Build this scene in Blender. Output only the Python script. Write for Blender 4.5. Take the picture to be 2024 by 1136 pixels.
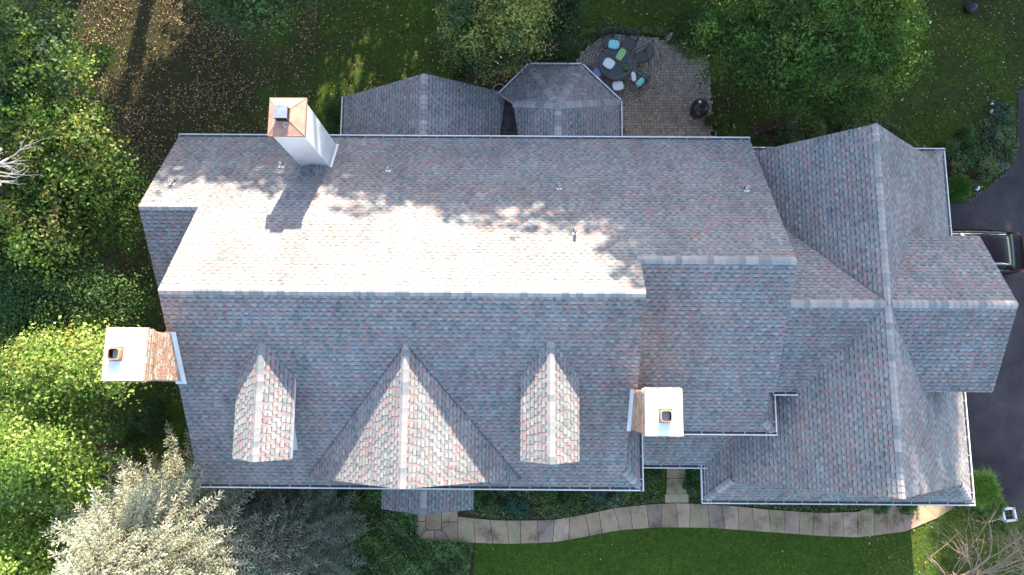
import bpy, math, random
import numpy as np
from mathutils import Vector, Matrix
random.seed(7); R0 = np.random.default_rng(11)
for o in list(bpy.data.objects): bpy.data.objects.remove(o)
S = bpy.context.scene; COL = S.collection
# ------------------------------------------------------------------ camera, light, exposure
CAMH = 29.5; FPX = 1410.47
RC = Matrix(((0.99997085, -0.00666354, 0.00372905), (0.00714126, 0.98900737, -0.14769366), (-0.00270389, 0.14771599, 0.98902612)))
cd = bpy.data.cameras.new('camera'); cam = bpy.data.objects.new('camera', cd); COL.objects.link(cam)
cam.matrix_world = Matrix.Translation((0, 0, CAMH)) @ RC.to_4x4()
cd.sensor_width = 36; cd.lens = FPX / 2024 * 36; cd.clip_end = 2000; cd.clip_start = .5
S.camera = cam
SUNV = Vector((0.145, 1.0, 0.499)).normalized()
EL = math.asin(SUNV.z); AZ = math.atan2(SUNV.x, SUNV.y)
W = bpy.data.worlds.new('World'); S.world = W; W.use_nodes = True
wn = W.node_tree.nodes; bg = wn['Background']
sky = wn.new('ShaderNodeTexSky'); sky.sky_type = 'NISHITA'; sky.sun_disc = False
sky.sun_elevation = EL; sky.sun_rotation = AZ; sky.air_density = 1.0; sky.dust_density = 1.2; sky.ozone_density = .5
W.node_tree.links.new(sky.outputs[0], bg.inputs[0]); bg.inputs[1].default_value = 0.15
sd = bpy.data.lights.new('sun', 'SUN'); sun = bpy.data.objects.new('sun', sd); COL.objects.link(sun)
sd.energy = 4.2; sd.angle = math.radians(.5); sd.color = (1.0, .89, .72)
sun.rotation_euler = SUNV.to_track_quat('Z', 'Y').to_euler()
S.view_settings.view_transform = 'Standard'; S.view_settings.look = 'None'
S.view_settings.gamma = 1; S.view_settings.use_curve_mapping = False
S.view_settings.exposure = 2.05
G = -0.6          # ground level

def at(px, py, z):
    """point of the place at height z that the survey photo shows at px, py (2024 wide)"""
    d = RC @ Vector(((px - 1012) / FPX, -(py - 568) / FPX, -1)); t = (z - CAMH) / d.z
    return Vector((d.x * t, d.y * t, z))

# ------------------------------------------------------------------ materials
def nt(name, rough=.8, spec=.3):
    m = bpy.data.materials.new(name); m.use_nodes = True; n = m.node_tree.nodes; l = m.node_tree.links
    b = n['Principled BSDF']; b.inputs['Roughness'].default_value = rough; b.inputs['Specular IOR Level'].default_value = spec
    return m, n, l, b
def noise(n, l, scale, detail=4, vec=None, rough=.6):
    t = n.new('ShaderNodeTexNoise'); t.inputs['Scale'].default_value = scale; t.inputs['Detail'].default_value = detail; t.inputs['Roughness'].default_value = rough
    if vec is None:
        c = n.new('ShaderNodeTexCoord'); vec = c.outputs['Object']
    l.new(vec, t.inputs['Vector']); return t.outputs['Fac']
def ramp(n, l, fac, stops):
    r = n.new('ShaderNodeValToRGB'); e = r.color_ramp.elements
    while len(e) < len(stops): e.new(.5)
    for i, (p, c) in enumerate(stops):
        e[i].position = p; e[i].color = (c[0], c[1], c[2], 1) if not isinstance(c, (int, float)) else (c, c, c, 1)
    l.new(fac, r.inputs[0]); return r.outputs[0]
def mul(n, l, a, b, f=1.0, mode='MULTIPLY'):
    m = n.new('ShaderNodeMix'); m.data_type = 'RGBA'; m.blend_type = mode; m.inputs[0].default_value = f
    l.new(a, m.inputs[6])
    if isinstance(b, tuple): m.inputs[7].default_value = (*b, 1)
    else: l.new(b, m.inputs[7])
    return m.outputs[2]
def bump(n, l, b, fac, dist=.01, st=.5):
    k = n.new('ShaderNodeBump'); k.inputs['Distance'].default_value = dist; k.inputs['Strength'].default_value = st
    l.new(fac, k.inputs['Height']); l.new(k.outputs[0], b.inputs['Normal'])
def simple(name, col, rough=.7, var=.25, scale=6, spec=.3, metal=0, fine=60, bd=.003):
    m, n, l, b = nt(name, rough, spec); b.inputs['Metallic'].default_value = metal
    f = noise(n, l, scale, 5); g = noise(n, l, fine, 3)
    lo = tuple(max(0, c * (1 - var)) for c in col); hi = tuple(min(1, c * (1 + var)) for c in col)
    c = ramp(n, l, f, [(.3, lo), (.7, hi)]); c2 = ramp(n, l, g, [(.3, 1 - var * .5), (.7, 1 + 0 * var)])
    l.new(mul(n, l, c, c2), b.inputs['Base Color']); bump(n, l, b, g, bd); return m
def attr_mat(name, rough=.7, grain=.15, gscale=50, transl=0, spec=.3, bd=.003):
    m, n, l, b = nt(name, rough, spec)
    a = n.new('ShaderNodeVertexColor'); a.layer_name = 'tint'
    g = noise(n, l, gscale, 3); c = mul(n, l, a.outputs[0], ramp(n, l, g, [(.25, 1 - grain), (.75, 1 + grain)]))
    l.new(c, b.inputs['Base Color'])
    if bd: bump(n, l, b, g, bd)
    if transl:
        t = n.new('ShaderNodeBsdfTranslucent'); l.new(mul(n, l, c, (1.25, 1.3, .6)), t.inputs[0])
        x = n.new('ShaderNodeMixShader'); x.inputs[0].default_value = transl
        l.new(b.outputs[0], x.inputs[1]); l.new(t.outputs[0], x.inputs[2]); l.new(x.outputs[0], n['Material Output'].inputs[0])
    return m
M = {}
def shingle_mat():
    m, n, l, b = nt('asphalt_shingle', .93, .15)
    a = n.new('ShaderNodeVertexColor'); a.layer_name = 'tint'
    uv = n.new('ShaderNodeUVMap'); uv.uv_map = 'UVMap'; sp = n.new('ShaderNodeSeparateXYZ'); l.new(uv.outputs[0], sp.inputs[0])
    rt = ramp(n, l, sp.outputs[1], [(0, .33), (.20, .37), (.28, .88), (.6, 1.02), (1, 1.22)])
    rg = ramp(n, l, sp.outputs[1], [(0, .86), (1, 1.0)])
    mx = n.new('ShaderNodeMix'); mx.data_type = 'RGBA'; l.new(sp.outputs[0], mx.inputs[0]); l.new(rg, mx.inputs[6]); l.new(rt, mx.inputs[7])
    g = noise(n, l, 70, 2); big = noise(n, l, .55, 4)
    c = mul(n, l, a.outputs[0], mx.outputs[2]); c = mul(n, l, c, ramp(n, l, g, [(.3, .72), (.7, 1.2)])); c = mul(n, l, c, ramp(n, l, big, [(.3, .84), (.5, 1.0), (.7, 1.12)]))
    mp = n.new('ShaderNodeMapping'); mp.inputs['Scale'].default_value = (2.6, .35, .35); l.new(n.new('ShaderNodeTexCoord').outputs['Object'], mp.inputs[0])
    c = mul(n, l, c, ramp(n, l, noise(n, l, 1.0, 5, mp.outputs[0]), [(.35, .90), (.6, 1.05)]))
    l.new(c, b.inputs['Base Color']); bump(n, l, b, g, .004, .6); return m
M['shingle'] = shingle_mat()
M['under'] = simple('roof_underlay', (.10, .10, .11), .9)
M['trim'] = simple('white_trim', (.74, .72, .72), .5, .08, 2)
M['gut_in'] = simple('gutter_inside', (.16, .15, .11), .8, .4, 8)
M['stucco'] = simple('white_stucco', (.74, .74, .73), .9, .12, 2.2, fine=90, bd=.004)
M['wall'] = simple('cream_wall', (.55, .53, .48), .8, .08)
M['copper'] = simple('copper_sheet', (.50, .27, .19), .45, .25, 5, .5, .3)
M['cap'] = simple('concrete_cap', (.78, .77, .74), .85, .07, 9, fine=50)
M['clay'] = simple('clay_flue', (.42, .23, .13), .8, .15)
M['soot'] = simple('soot', (.03, .022, .015), .95)
M['steel'] = simple('galvanised_steel', (.42, .43, .45), .35, .15, 6, .5, .8)
M['pvc'] = simple('pale_pipe', (.80, .78, .76), .5, .1)
M['rubber'] = simple('black_rubber', (.03, .03, .035), .6)
M['mortar'] = simple('mortar', (.58, .52, .47), .95, .12)
M['tintrough'] = attr_mat('tinted_masonry', .9, .18, 40)
M['leaf'] = attr_mat('leaf', .52, .12, 9, .30, .3, 0)
M['needle'] = attr_mat('needle', .6, .12, 9, .12, .3, 0)
M['bark'] = simple('bark', (.12, .09, .07), .95, .35, 8)
M['twig'] = simple('pale_twig', (.36, .26, .20), .85, .3, 8)
M['dead'] = simple('bleached_wood', (.75, .62, .54), .85, .2, 8)
M['iron'] = simple('grey_cast_metal', (.075, .085, .10), .5, .3, 9, .5, .3)
M['dark'] = simple('black_vinyl', (.018, .015, .02), .38, .3, 7, .5)
M['pot'] = simple('stone_pot', (.34, .31, .27), .9, .15)
M['soil'] = simple('soil', (.05, .035, .025), .98, .4, 12)
M['membrane'] = simple('roof_membrane', (.10, .075, .07), .9, .5, 2.5)
M['glass'] = nt('window_glass', .05, .5)[0]; M['glass'].node_tree.nodes['Principled BSDF'].inputs['Base Color'].default_value = (.03, .05, .06, 1)

def lawn_mat():
    m, n, l, b = nt('lawn', .95, .1)
    tc = n.new('ShaderNodeTexCoord'); v = tc.outputs['Object']
    f = noise(n, l, .35, 6, v); g = noise(n, l, 6, 6, v, .7); h = noise(n, l, 45, 3, v)
    grass = ramp(n, l, g, [(.3, (.036, .066, .010)), (.55, (.07, .115, .015)), (.8, (.14, .165, .03))])
    lit = ramp(n, l, h, [(.3, (.022, .022, .009)), (.6, (.058, .052, .024)), (.8, (.25, .18, .10))])
    # leaf litter lies deeper towards the wood in the west
    sp = n.new('ShaderNodeSeparateXYZ'); l.new(v, sp.inputs[0])
    mr = n.new('ShaderNodeMapRange'); l.new(sp.outputs[0], mr.inputs[0]); mr.inputs[1].default_value = -7; mr.inputs[2].default_value = -16; mr.inputs[3].default_value = -.14; mr.inputs[4].default_value = .20
    ad0 = n.new('ShaderNodeMath'); ad0.operation = 'ADD'; l.new(f, ad0.inputs[0]); l.new(mr.outputs[0], ad0.inputs[1])
    m2 = n.new('ShaderNodeMapRange'); l.new(sp.outputs[1], m2.inputs[0]); m2.inputs[1].default_value = 4; m2.inputs[2].default_value = 9; m2.inputs[3].default_value = 0; m2.inputs[4].default_value = .25
    ad = n.new('ShaderNodeMath'); ad.operation = 'ADD'; l.new(ad0.outputs[0], ad.inputs[0]); l.new(m2.outputs[0], ad.inputs[1])
    k = ramp(n, l, ad.outputs[0], [(.52, 0), (.85, 1)])
    mx = n.new('ShaderNodeMix'); mx.data_type = 'RGBA'; l.new(k, mx.inputs[0]); l.new(grass, mx.inputs[6]); l.new(lit, mx.inputs[7])
    l.new(mul(n, l, mx.outputs[2], ramp(n, l, h, [(.25, .6), (.75, 1.25)])), b.inputs['Base Color']); bump(n, l, b, h, .03, .8); return m
M['lawn'] = lawn_mat()
def asphalt_mat():
    m, n, l, b = nt('asphalt', .85, .3)
    f = noise(n, l, .7, 6); g = noise(n, l, 90, 3)
    k_ = noise(n, l, .25, 3)
    c = mul(n, l, ramp(n, l, f, [(.3, (.030, .025, .028)), (.55, (.055, .045, .048)), (.75, (.085, .07, .068))]), ramp(n, l, g, [(.3, .55), (.7, 1.45)])); c = mul(n, l, c, ramp(n, l, k_, [(.4, .8), (.6, 1.15)]))
    tc = n.new('ShaderNodeTexCoord'); wv = n.new('ShaderNodeVectorMath'); wv.operation = 'ADD'; tn = n.new('ShaderNodeTexNoise'); tn.inputs['Scale'].default_value = 1.5; l.new(tc.outputs['Object'], tn.inputs[0]); l.new(tc.outputs['Object'], wv.inputs[0]); l.new(tn.outputs['Color'], wv.inputs[1])
    vo = n.new('ShaderNodeTexVoronoi'); vo.feature = 'DISTANCE_TO_EDGE'; vo.inputs['Scale'].default_value = .33; l.new(wv.outputs[0], vo.inputs[0]); c = mul(n, l, c, ramp(n, l, vo.outputs['Distance'], [(.002, .85), (.006, 1)]))
    l.new(c, b.inputs['Base Color']); bump(n, l, b, g, .006); return m
M['asphalt'] = asphalt_mat()
M['mulch'] = simple('bark_mulch', (.06, .04, .028), .98, .5, 5, fine=40, bd=.02)

# ------------------------------------------------------------------ mesh helpers
def link(name, me, parent=None, loc=None):
    o = bpy.data.objects.new(name, me); COL.objects.link(o)
    if parent: o.parent = parent
    if loc is not None: o.location = loc
    return o
def tag(o, label=None, cat=None, group=None, kind=None):
    if label: o['label'] = label
    if cat: o['category'] = cat
    if group: o['group'] = group
    if kind: o['kind'] = kind
    return o
def empty(name, loc, label, cat, group=None, rz=0):
    o = link(name, None, None, loc); o.rotation_euler = (0, 0, rz); o.empty_display_size = .2; return tag(o, label, cat, group)
class MB:
    def __init__(s): s.v = []; s.f = []; s.c = []; s.m = []; s.uv = []
    def face(s, pts, col=None, mi=0, uv=None):
        i = len(s.v); s.v += [tuple(p) for p in pts]; s.f.append(tuple(range(i, i + len(pts)))); s.m.append(mi)
        s.c += [col or (1, 1, 1)] * len(pts); s.uv += (uv or [(0, 0)] * len(pts))
    def box(s, x0, x1, y0, y1, z0, z1, mi=0, col=None, T=None, taper=0):
        t = taper
        P = [Vector(p) for p in ((x0, y0, z0), (x1, y0, z0), (x1, y1, z0), (x0, y1, z0), (x0 + t, y0 + t, z1), (x1 - t, y0 + t, z1), (x1 - t, y1 - t, z1), (x0 + t, y1 - t, z1))]
        if T: P = [T @ p for p in P]
        for q in ((0, 3, 2, 1), (4, 5, 6, 7), (0, 1, 5, 4), (1, 2, 6, 5), (2, 3, 7, 6), (3, 0, 4, 7)): s.face([P[k] for k in q], col, mi)
    def tube(s, pts, rad, sides=6, mi=0, col=None, cap=True):
        pts = [Vector(p) for p in pts]; rings = []
        for i, p in enumerate(pts):
            d = (pts[min(i + 1, len(pts) - 1)] - pts[max(i - 1, 0)]).normalized()
            a = d.orthogonal().normalized(); 
            if abs(d.z) < .95: a = d.cross(Vector((0, 0, 1))).normalized()
            b = d.cross(a); r = rad[i] if isinstance(rad, (list, tuple)) else rad
            rings.append([p + (a * math.cos(2 * math.pi * k / sides) + b * math.sin(2 * math.pi * k / sides)) * r for k in range(sides)])
        for A, B in zip(rings, rings[1:]):
            for k in range(sides): s.face([A[k], A[(k + 1) % sides], B[(k + 1) % sides], B[k]], col, mi)
        if cap: s.face(rings[-1], col, mi); s.face(rings[0][::-1], col, mi)
    def lathe(s, prof, seg=20, c=(0, 0, 0), mi=0, col=None, wob=None):
        R = []
        for r, z in prof:
            R.append([Vector((c[0] + r * math.cos(2 * math.pi * k / seg) * (wob(k, z) if wob else 1), c[1] + r * math.sin(2 * math.pi * k / seg) * (wob(k, z) if wob else 1), c[2] + z)) for k in range(seg)])
        for A, B in zip(R, R[1:]):
            for k in range(seg): s.face([A[k], A[(k + 1) % seg], B[(k + 1) % seg], B[k]], col, mi)
    def build(s, name, mats, parent=None, loc=None, smooth=False, weld=False):
        me = s.mesh(name, mats, smooth, weld); return link(name, me, parent, loc)
    def mesh(s, name, mats, smooth=False, weld=False):
        me = bpy.data.meshes.new(name); me.from_pydata(s.v, [], s.f)
        for m in (mats if isinstance(mats, (list, tuple)) else [mats]): me.materials.append(m)
        me.polygons.foreach_set('material_index', s.m)
        a = me.color_attributes.new('tint', 'FLOAT_COLOR', 'POINT')
        a.data.foreach_set('color', np.c_[np.array(s.c, float), np.ones(len(s.c))].ravel())
        u = me.uv_layers.new(name='UVMap'); u.data.foreach_set('uv', np.array(s.uv, float).ravel())
        if weld:
            import bmesh
            bm = bmesh.new(); bm.from_mesh(me); bmesh.ops.remove_doubles(bm, verts=bm.verts, dist=1e-4); bm.to_mesh(me); bm.free()
        if smooth: me.polygons.foreach_set('use_smooth', [True] * len(me.polygons))
        me.update(); return me
def quads_mesh(name, V, C, mat):
    """V (n,4,3) corners, C (n,3) colours"""
    n = len(V); me = bpy.data.meshes.new(name)
    me.vertices.add(4 * n); me.vertices.foreach_set('co', V.astype('f4').ravel())
    me.loops.add(4 * n); me.loops.foreach_set('vertex_index', np.arange(4 * n, dtype='i4'))
    me.polygons.add(n); me.polygons.foreach_set('loop_start', np.arange(0, 4 * n, 4, dtype='i4'))
    try: me.polygons.foreach_set('loop_total', np.full(n, 4, dtype='i4'))
    except Exception: pass
    me.materials.append(mat); me.update(calc_edges=True)
    a = me.color_attributes.new('tint', 'FLOAT_COLOR', 'POINT')
    a.data.foreach_set('color', np.c_[np.repeat(C, 4, 0), np.ones(4 * n)].astype('f4').ravel())
    return me
def tris_mesh(name, V, C, mat):
    n = len(V); me = bpy.data.meshes.new(name)
    me.vertices.add(3 * n); me.vertices.foreach_set('co', V.astype('f4').ravel())
    me.loops.add(3 * n); me.loops.foreach_set('vertex_index', np.arange(3 * n, dtype='i4'))
    me.polygons.add(n); me.polygons.foreach_set('loop_start', np.arange(0, 3 * n, 3, dtype='i4'))
    me.materials.append(mat); me.update(calc_edges=True)
    a = me.color_attributes.new('tint', 'FLOAT_COLOR', 'POINT')
    a.data.foreach_set('color', np.c_[np.repeat(C, 3, 0), np.ones(3 * n)].astype('f4').ravel())
    return me
def unit(a): return a / (np.linalg.norm(a, axis=-1, keepdims=True) + 1e-9)
def leaf_quads(P, N, L, Wd, rng, fold=.25):
    n = len(P); r = rng.normal(size=(n, 3)); N = unit(N)
    t = unit(np.cross(N, r)); b = np.cross(N, t); L = np.broadcast_to(L, (n,))[:, None]; Wd = np.broadcast_to(Wd, (n,))[:, None]
    return np.stack([P - t * L / 2, P + b * Wd / 2 + N * L * fold * .2, P + t * L / 2 - N * L * fold * .5, P - b * Wd / 2 + N * L * fold * .2], 1)

# ------------------------------------------------------------------ ground
def sheet(name, pts, z, mat, kind='structure', thick=None, parent=None):
    b = MB(); P = [(p[0], p[1], z) for p in pts]; b.face(P)
    if thick:
        for i in range(len(P)):
            p, q = P[i], P[(i + 1) % len(P)]; b.face([p, (p[0], p[1], z - thick), (q[0], q[1], z - thick), q])
    o = b.build(name, mat, parent)
    if not parent: o['kind'] = kind
    return o
sheet('lawn', [(-400, -400), (400, -400), (400, 400), (-400, 400)], G, M['lawn'])
def A(*pts): return [at(px, py, G) for px, py in pts]
drive = A((2030, 172), (2012, 182), (2008, 300), (1992, 338), (1950, 372), (1912, 398), (1890, 402)) + [Vector((16.6, 8.4, 0)), Vector((16.6, -3.3, 0))] + \
    A((1925, 938), (1950, 945), (1972, 962), (1985, 985), (2003, 1003), (2024, 1025), (2060, 1060)) + [Vector((60, -9, 0)), Vector((60, 14.2, 0))]
sheet('driveway', drive, G + .03, M['asphalt'], thick=.06)
b = MB()
def bed(name, pts, z=G + .008): return sheet(name, A(*pts), z, M['mulch'])
bed('mulch_bed', [(1480, 250), (1560, 225), (1700, 240), (1760, 290), (1750, 330), (1480, 330)])
bed('mulch_bed', [(925, 110), (1010, 80), (1130, 70), (1160, 110), (1100, 200), (1010, 290), (940, 260), (900, 170)])
bed('mulch_bed', [(640, 930), (1290, 930), (1310, 985), (1200, 1005), (1130, 1024), (960, 1030), (820, 1020), (820, 1075), (940, 1085), (930, 1180), (640, 1180)])
bed('mulch_bed', [(1365, 920), (1800, 960), (1790, 1005), (1600, 1010), (1365, 996)])
bed('mulch_bed', [(1868, 300), (1900, 255), (1960, 235), (2000, 225), (2006, 300), (1985, 335), (1905, 392), (1876, 385)])

# ------------------------------------------------------------------ HOUSE
house = empty('house', (0, 0, G), 'large house with many-gabled grey and pink shingle roofs, three chimneys and front dormers', 'house')
HO = Vector((0, 0, -G))     # parts are given in world coordinates
def hpart(mb, name, mats, parent=None, **k):
    o = mb.build(name, mats, parent or house, **k); 
    if (parent or house) is house: o.location = HO
    return o
roof = None
deck = MB(); SH = MB(); INDIV = []
PAL = [(.25, .253, .247), (.232, .238, .236), (.28, .28, .272), (.275, .255, .242), (.195, .203, .207)]
PINK = [(.32, .215, .205), (.30, .212, .207), (.335, .24, .218)]
def clip(poly, clipper):
    """Sutherland-Hodgman, clipper convex ccw"""
    out = poly
    for i in range(len(clipper)):
        ax, ay = clipper[i]; bx, by = clipper[(i + 1) % len(clipper)]; inp = out; out = []
        if not inp: return []
        for j in range(len(inp)):
            p = inp[j]; q = inp[(j + 1) % len(inp)]
            dp = (bx - ax) * (p[1] - ay) - (by - ay) * (p[0] - ax); dq = (bx - ax) * (q[1] - ay) - (by - ay) * (q[0] - ax)
            if dp >= 0: out.append(p)
            if (dp >= 0) != (dq >= 0):
                t = dp / (dp - dq); out.append((p[0] + (q[0] - p[0]) * t, p[1] + (q[1] - p[1]) * t))
    return out
def ccw(p):
    a = sum(p[i][0] * p[(i + 1) % len(p)][1] - p[(i + 1) % len(p)][0] * p[i][1] for i in range(len(p)))
    return p if a > 0 else p[::-1]
def plane3(p0, p1, p2):
    n = (Vector(p1) - Vector(p0)).cross(Vector(p2) - Vector(p0)); 
    gx, gy = -n.x / n.z, -n.y / n.z; return gx, gy, p0[2] - gx * p0[0] - gy * p0[1]
EXPO = .143
def plane(polys, gx, gy, c, seed=0, want=False):
    rng = random.Random(seed)
    gl = math.hypot(gx, gy); dx, dy = -gx / gl, -gy / gl; ux, uy = -dy, dx; cs = 1 / math.sqrt(1 + gl * gl)
    Z = lambda x, y: gx * x + gy * y + c
    nrm = Vector((-gx, -gy, 1)).normalized()
    pu = [ccw([(x * ux + y * uy, x * dx + y * dy) for x, y in P]) for P in polys]
    for P in polys:
        P = ccw([tuple(p) for p in P]); top = [(x, y, Z(x, y) - .004) for x, y in P]; bot = [(x, y, Z(x, y) - .15) for x, y in P]
        deck.face(top, mi=0); deck.face(bot[::-1], mi=1)
        for i in range(len(P)): j = (i + 1) % len(P); deck.face([top[i], bot[i], bot[j], top[j]], mi=1)
    s1 = max(p[1] for P in pu for p in P); s0 = min(p[1] for P in pu for p in P)
    u0 = min(p[0] for P in pu for p in P); u1 = max(p[0] for P in pu for p in P)
    st = EXPO * cs; r = 0; s = s1 + .03; drift = 0
    patch = [(rng.uniform(u0, u1), rng.uniform(s0, s1), rng.uniform(.5, 1.6)) for _ in range(int((u1 - u0) * (s1 - s0) / 5) + 1)]
    while s > s0:
        sa, sb = s - st, s; u = u0 - rng.uniform(0, .4); tooth = rng.random() < .5; run = 0; rj = rng.uniform(-.05, .05)
        while u < u1:
            w = rng.choice((.10, .12, .14, .16, .18)) if tooth else rng.choice((.09, .11, .13, .14))
            cell = [(u, sa), (u + w, sa), (u + w, sb), (u, sb)]
            if run <= 0: run = rng.choice((2, 3, 3, 4, 5)); mode = rng.random()
            if not tooth:
                run -= 1
                if mode < .55 and rng.random() < .85: col = rng.choice(PINK)
                else: col = rng.choice(PAL)
            else: col = rng.choice(PAL) if rng.random() > .05 else PINK[1]
            k = rng.uniform(.94, 1.06); col = tuple(x * k for x in col)
            h0, h1 = ((.004, .024) if tooth else (.002, .011))
            for P in pu:
                if not (max(p[0] for p in P) > u and min(p[0] for p in P) < u + w): continue
                q = clip(cell, P)
                if len(q) < 3: continue
                ar = .5 * abs(sum(q[i][0] * q[(i + 1) % len(q)][1] - q[(i + 1) % len(q)][0] * q[i][1] for i in range(len(q))))
                if ar < 1e-5: continue
                full = ar > w * st * .999
                def W3(p, h):
                    x = p[0] * ux + p[1] * dx; y = p[0] * uy + p[1] * dy; return Vector((x, y, Z(x, y))) + nrm * h
                top = [W3(p, h0 + (h1 - h0) * (p[1] - sa) / st) for p in q]; uv = [(1.0 if tooth else 0.0, (p[1] - sa) / st) for p in q]
                if full and tooth and want and len(INDIV) < 300 and (want is True or want(*[(q[0][i]) for i in (0, 1)], ux, uy, dx, dy)):
                    INDIV.append((W3((u + w / 2, (sa + sb) / 2), 0), Vector((ux, uy, 0)), Vector((dx * cs, dy * cs, (gx * dx + gy * dy) * cs)), nrm, w, PAL.index(min(PAL, key=lambda t: sum(abs(t[i] - col[i]) for i in range(3)))))); break
                SH.face(top, col, 0, uv)
                for i in range(len(q)):
                    j = (i + 1) % len(q)
                    if q[i][1] <= sa + 1e-6 and q[j][1] <= sa + 1e-6: continue
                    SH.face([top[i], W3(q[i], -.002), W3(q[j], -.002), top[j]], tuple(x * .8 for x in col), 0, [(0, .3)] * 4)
            u += w; tooth = not tooth
        s -= st; r += 1
# main block, three ridges share the long north slope
a_, b_, c_, d_ = -12.61, 8.74, -10.587, 3.893
YN, Z1, SN = 9.425, 3.962, .7163; YR, ZR, SSo, YS = 2.987, 8.574, .642, -3.07
zN = lambda y: Z1 + SN * (YN - y)
plane([[(a_, 6.142), (b_, 6.142), (b_, YN), (a_, YN)], [(c_, 4.163), (b_, 4.163), (b_, 6.142), (c_, 6.142)], [(c_, YR), (d_, YR), (d_, 4.163), (c_, 4.163)]],
      0, -SN, Z1 + SN * YN, 1)
plane([[(c_, YS), (3.72, YS), (3.72, YR), (c_, YR)], [(3.72, -.9), (d_, -.9), (d_, YR), (3.72, YR)], [(3.72, YS), (4.27, YS), (3.72, -2.52)]], 0, SSo, ZR - SSo * YR, 2,
      want=lambda u, s, ux, uy, dx, dy: 1.3 < (u * uy + s * dy) < 2.75 and -9 < u * ux + s * dx < 3.4)
plane([[(4.27, YS), (4.27, -.9), (3.72, -.9), (3.72, -2.52)]], -SSo, 0, 4.684 + SSo * 4.27, 3)
plane([[(a_, 2.73), (-10.3, 2.73), (-10.3, 6.142), (a_, 6.142)]], 0, .689, zN(6.142) - .689 * 6.142, 4)
SR = .592; zr3 = zN(4.163)
plane([[(3.6, -1.21), (8.55, -1.21), (8.55, 4.163), (3.6, 4.163)], [(8.55, .13), (b_, .13), (b_, 4.163), (8.55, 4.163)], [(8.55, -1.21), (8.9, -1.21), (8.55, -.86)]], 0, SR, zr3 - SR * 4.163, 5)
plane([[(8.9, -1.21), (8.9, .13), (8.55, .13), (8.55, -.86)]], -SR, 0, zr3 - SR * 5.373 + SR * 8.9, 6)
# garage wing
GX, GZ, GS = 11.99, 6.81, .917; GE, GW = 16.82, 7.07; GYN, GYS = 8.98, -3.09
plane([[(GX, GYS), (GX, GYN), (7.7, GYN), (7.7, GYS)], [(7.7, GYS), (7.7, GYN), (GW, 9.6), (GW, -3.8)]], GS, 0, GZ - GS * GX, 7)
plane([[(GX, GYS), (16.1, GYS), (16.1, GYN), (GX, GYN)], [(16.1, GYS), (GE, -3.8), (GE, 9.6), (16.1, GYN)]], -GS, 0, GZ + GS * GX, 8)
GZE = GZ - GS * (GE - GX)
plane([[(GW, -3.8), (GE, -3.8), (15.9, -2.85), (8.0, -2.85)]], 0, GS, GZE + GS * 3.8, 9)
plane([[(GW, 9.6), (8.0, 8.7), (15.9, 8.7), (GE, 9.6)]], 0, -GS, GZE + GS * 9.6, 10)
CY = 2.947
plane([[(8.3, CY), (GX, CY), (8.3, 7.6)]], 0, -.732, GZ + .732 * CY, 11)
plane([[(8.3, .15), (9.85, .15), (GX, CY), (8.3, CY)]], 0, .732, GZ - .732 * CY, 12)
plane([[(GX, CY), (16.11, CY), (16.11, 5.52), (13.3, 5.52)]], 0, -.605, GZ + .605 * CY, 13)
plane([[(GX, CY), (16.11, CY), (16.11, .18), (13.5, .18)]], 0, .59, GZ - .59 * CY, 14)
# entry roof beside the front door, porch
plane([[(3.65, -2.55), (7.09, -2.55), (8.6, -.9), (3.65, -.9)]], 0, .683, 2.36 + .683 * 2.55, 15)
plane([[(-4.85, -4.22), (-3.2, -4.28), (-3.2, -2.9), (-4.85, -2.9)]], .545, 0, 3.2 + .545 * 3.2, 16)
plane([[(-1.48, -4.22), (-3.2, -4.28), (-3.2, -2.9), (-1.48, -2.9)]], -.545, 0, 3.2 - .545 * 3.2, 17)
# cross gable and two dormers
CX, CZ, CS_ = -3.34, 7.62, .78
plane([[(CX, -2.82), (CX, 1.62), (CX - .2, 1.4), (CX - 3.72, -2.82)]], CS_, 0, CZ - CS_ * CX, 18)
plane([[(CX, -2.82), (CX, 1.62), (CX + .2, 1.4), (CX + 3.72, -2.82)]], -CS_, 0, CZ + CS_ * CX, 19)
DORM = [(-7.76, 7.67, 1.6), (1.12, 7.73, 1.7)]
for i, (x, z, y) in enumerate(DORM):
    plane([[(x, -2.07), (x, y), (x - .9, y - 1.15), (x - .9, -2.03)]], .76, 0, z - .76 * x, 20 + i)
    plane([[(x, -2.07), (x, y), (x + .9, y - 1.15), (x + .9, -2.03)]], -.76, 0, z + .76 * x, 22 + i)
# sunroom and bay at the back
SX, SZ = -3.5, 3.78
plane([[(-7.0, 12.0), (-7.0, 9.3), (SX, 9.3), (SX, 12.08)]], .58, 0, SZ - .58 * SX, 24)
plane([[(-.41, 12.1), (-.76, 9.3), (SX, 9.3), (SX, 12.08)]], -.58, 0, SZ + .58 * SX, 25)
AP = (1.6, 10.82, 3.8); BZ = 2.2
oc = [(-.62, 11.93, BZ), (.56, 13.17, BZ), (2.64, 13.17, BZ), (4.14, 11.68, BZ)]
plane([[AP[:2], oc[1][:2], oc[2][:2]]], *plane3(AP, oc[1], oc[2]), 26)
plane([[AP[:2], oc[2][:2], oc[3][:2]]], *plane3(AP, oc[2], oc[3]), 27)
plane([[AP[:2], oc[0][:2], oc[1][:2], ], [AP[:2], (-.09, 11.34), oc[0][:2]]], *plane3(AP, (-.94, 11.68, BZ), oc[1]), 28)
plane([[AP[:2], (4.14, 11.68), (4.14, 9.3), (1.6, 9.3)]], -.63, 0, 3.8 + .63 * 1.6, 29)
plane([[AP[:2], (-.09, 11.34), (.2, 9.3), (1.6, 9.3)]], .63, 0, 3.8 - .63 * 1.6, 30)
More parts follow.
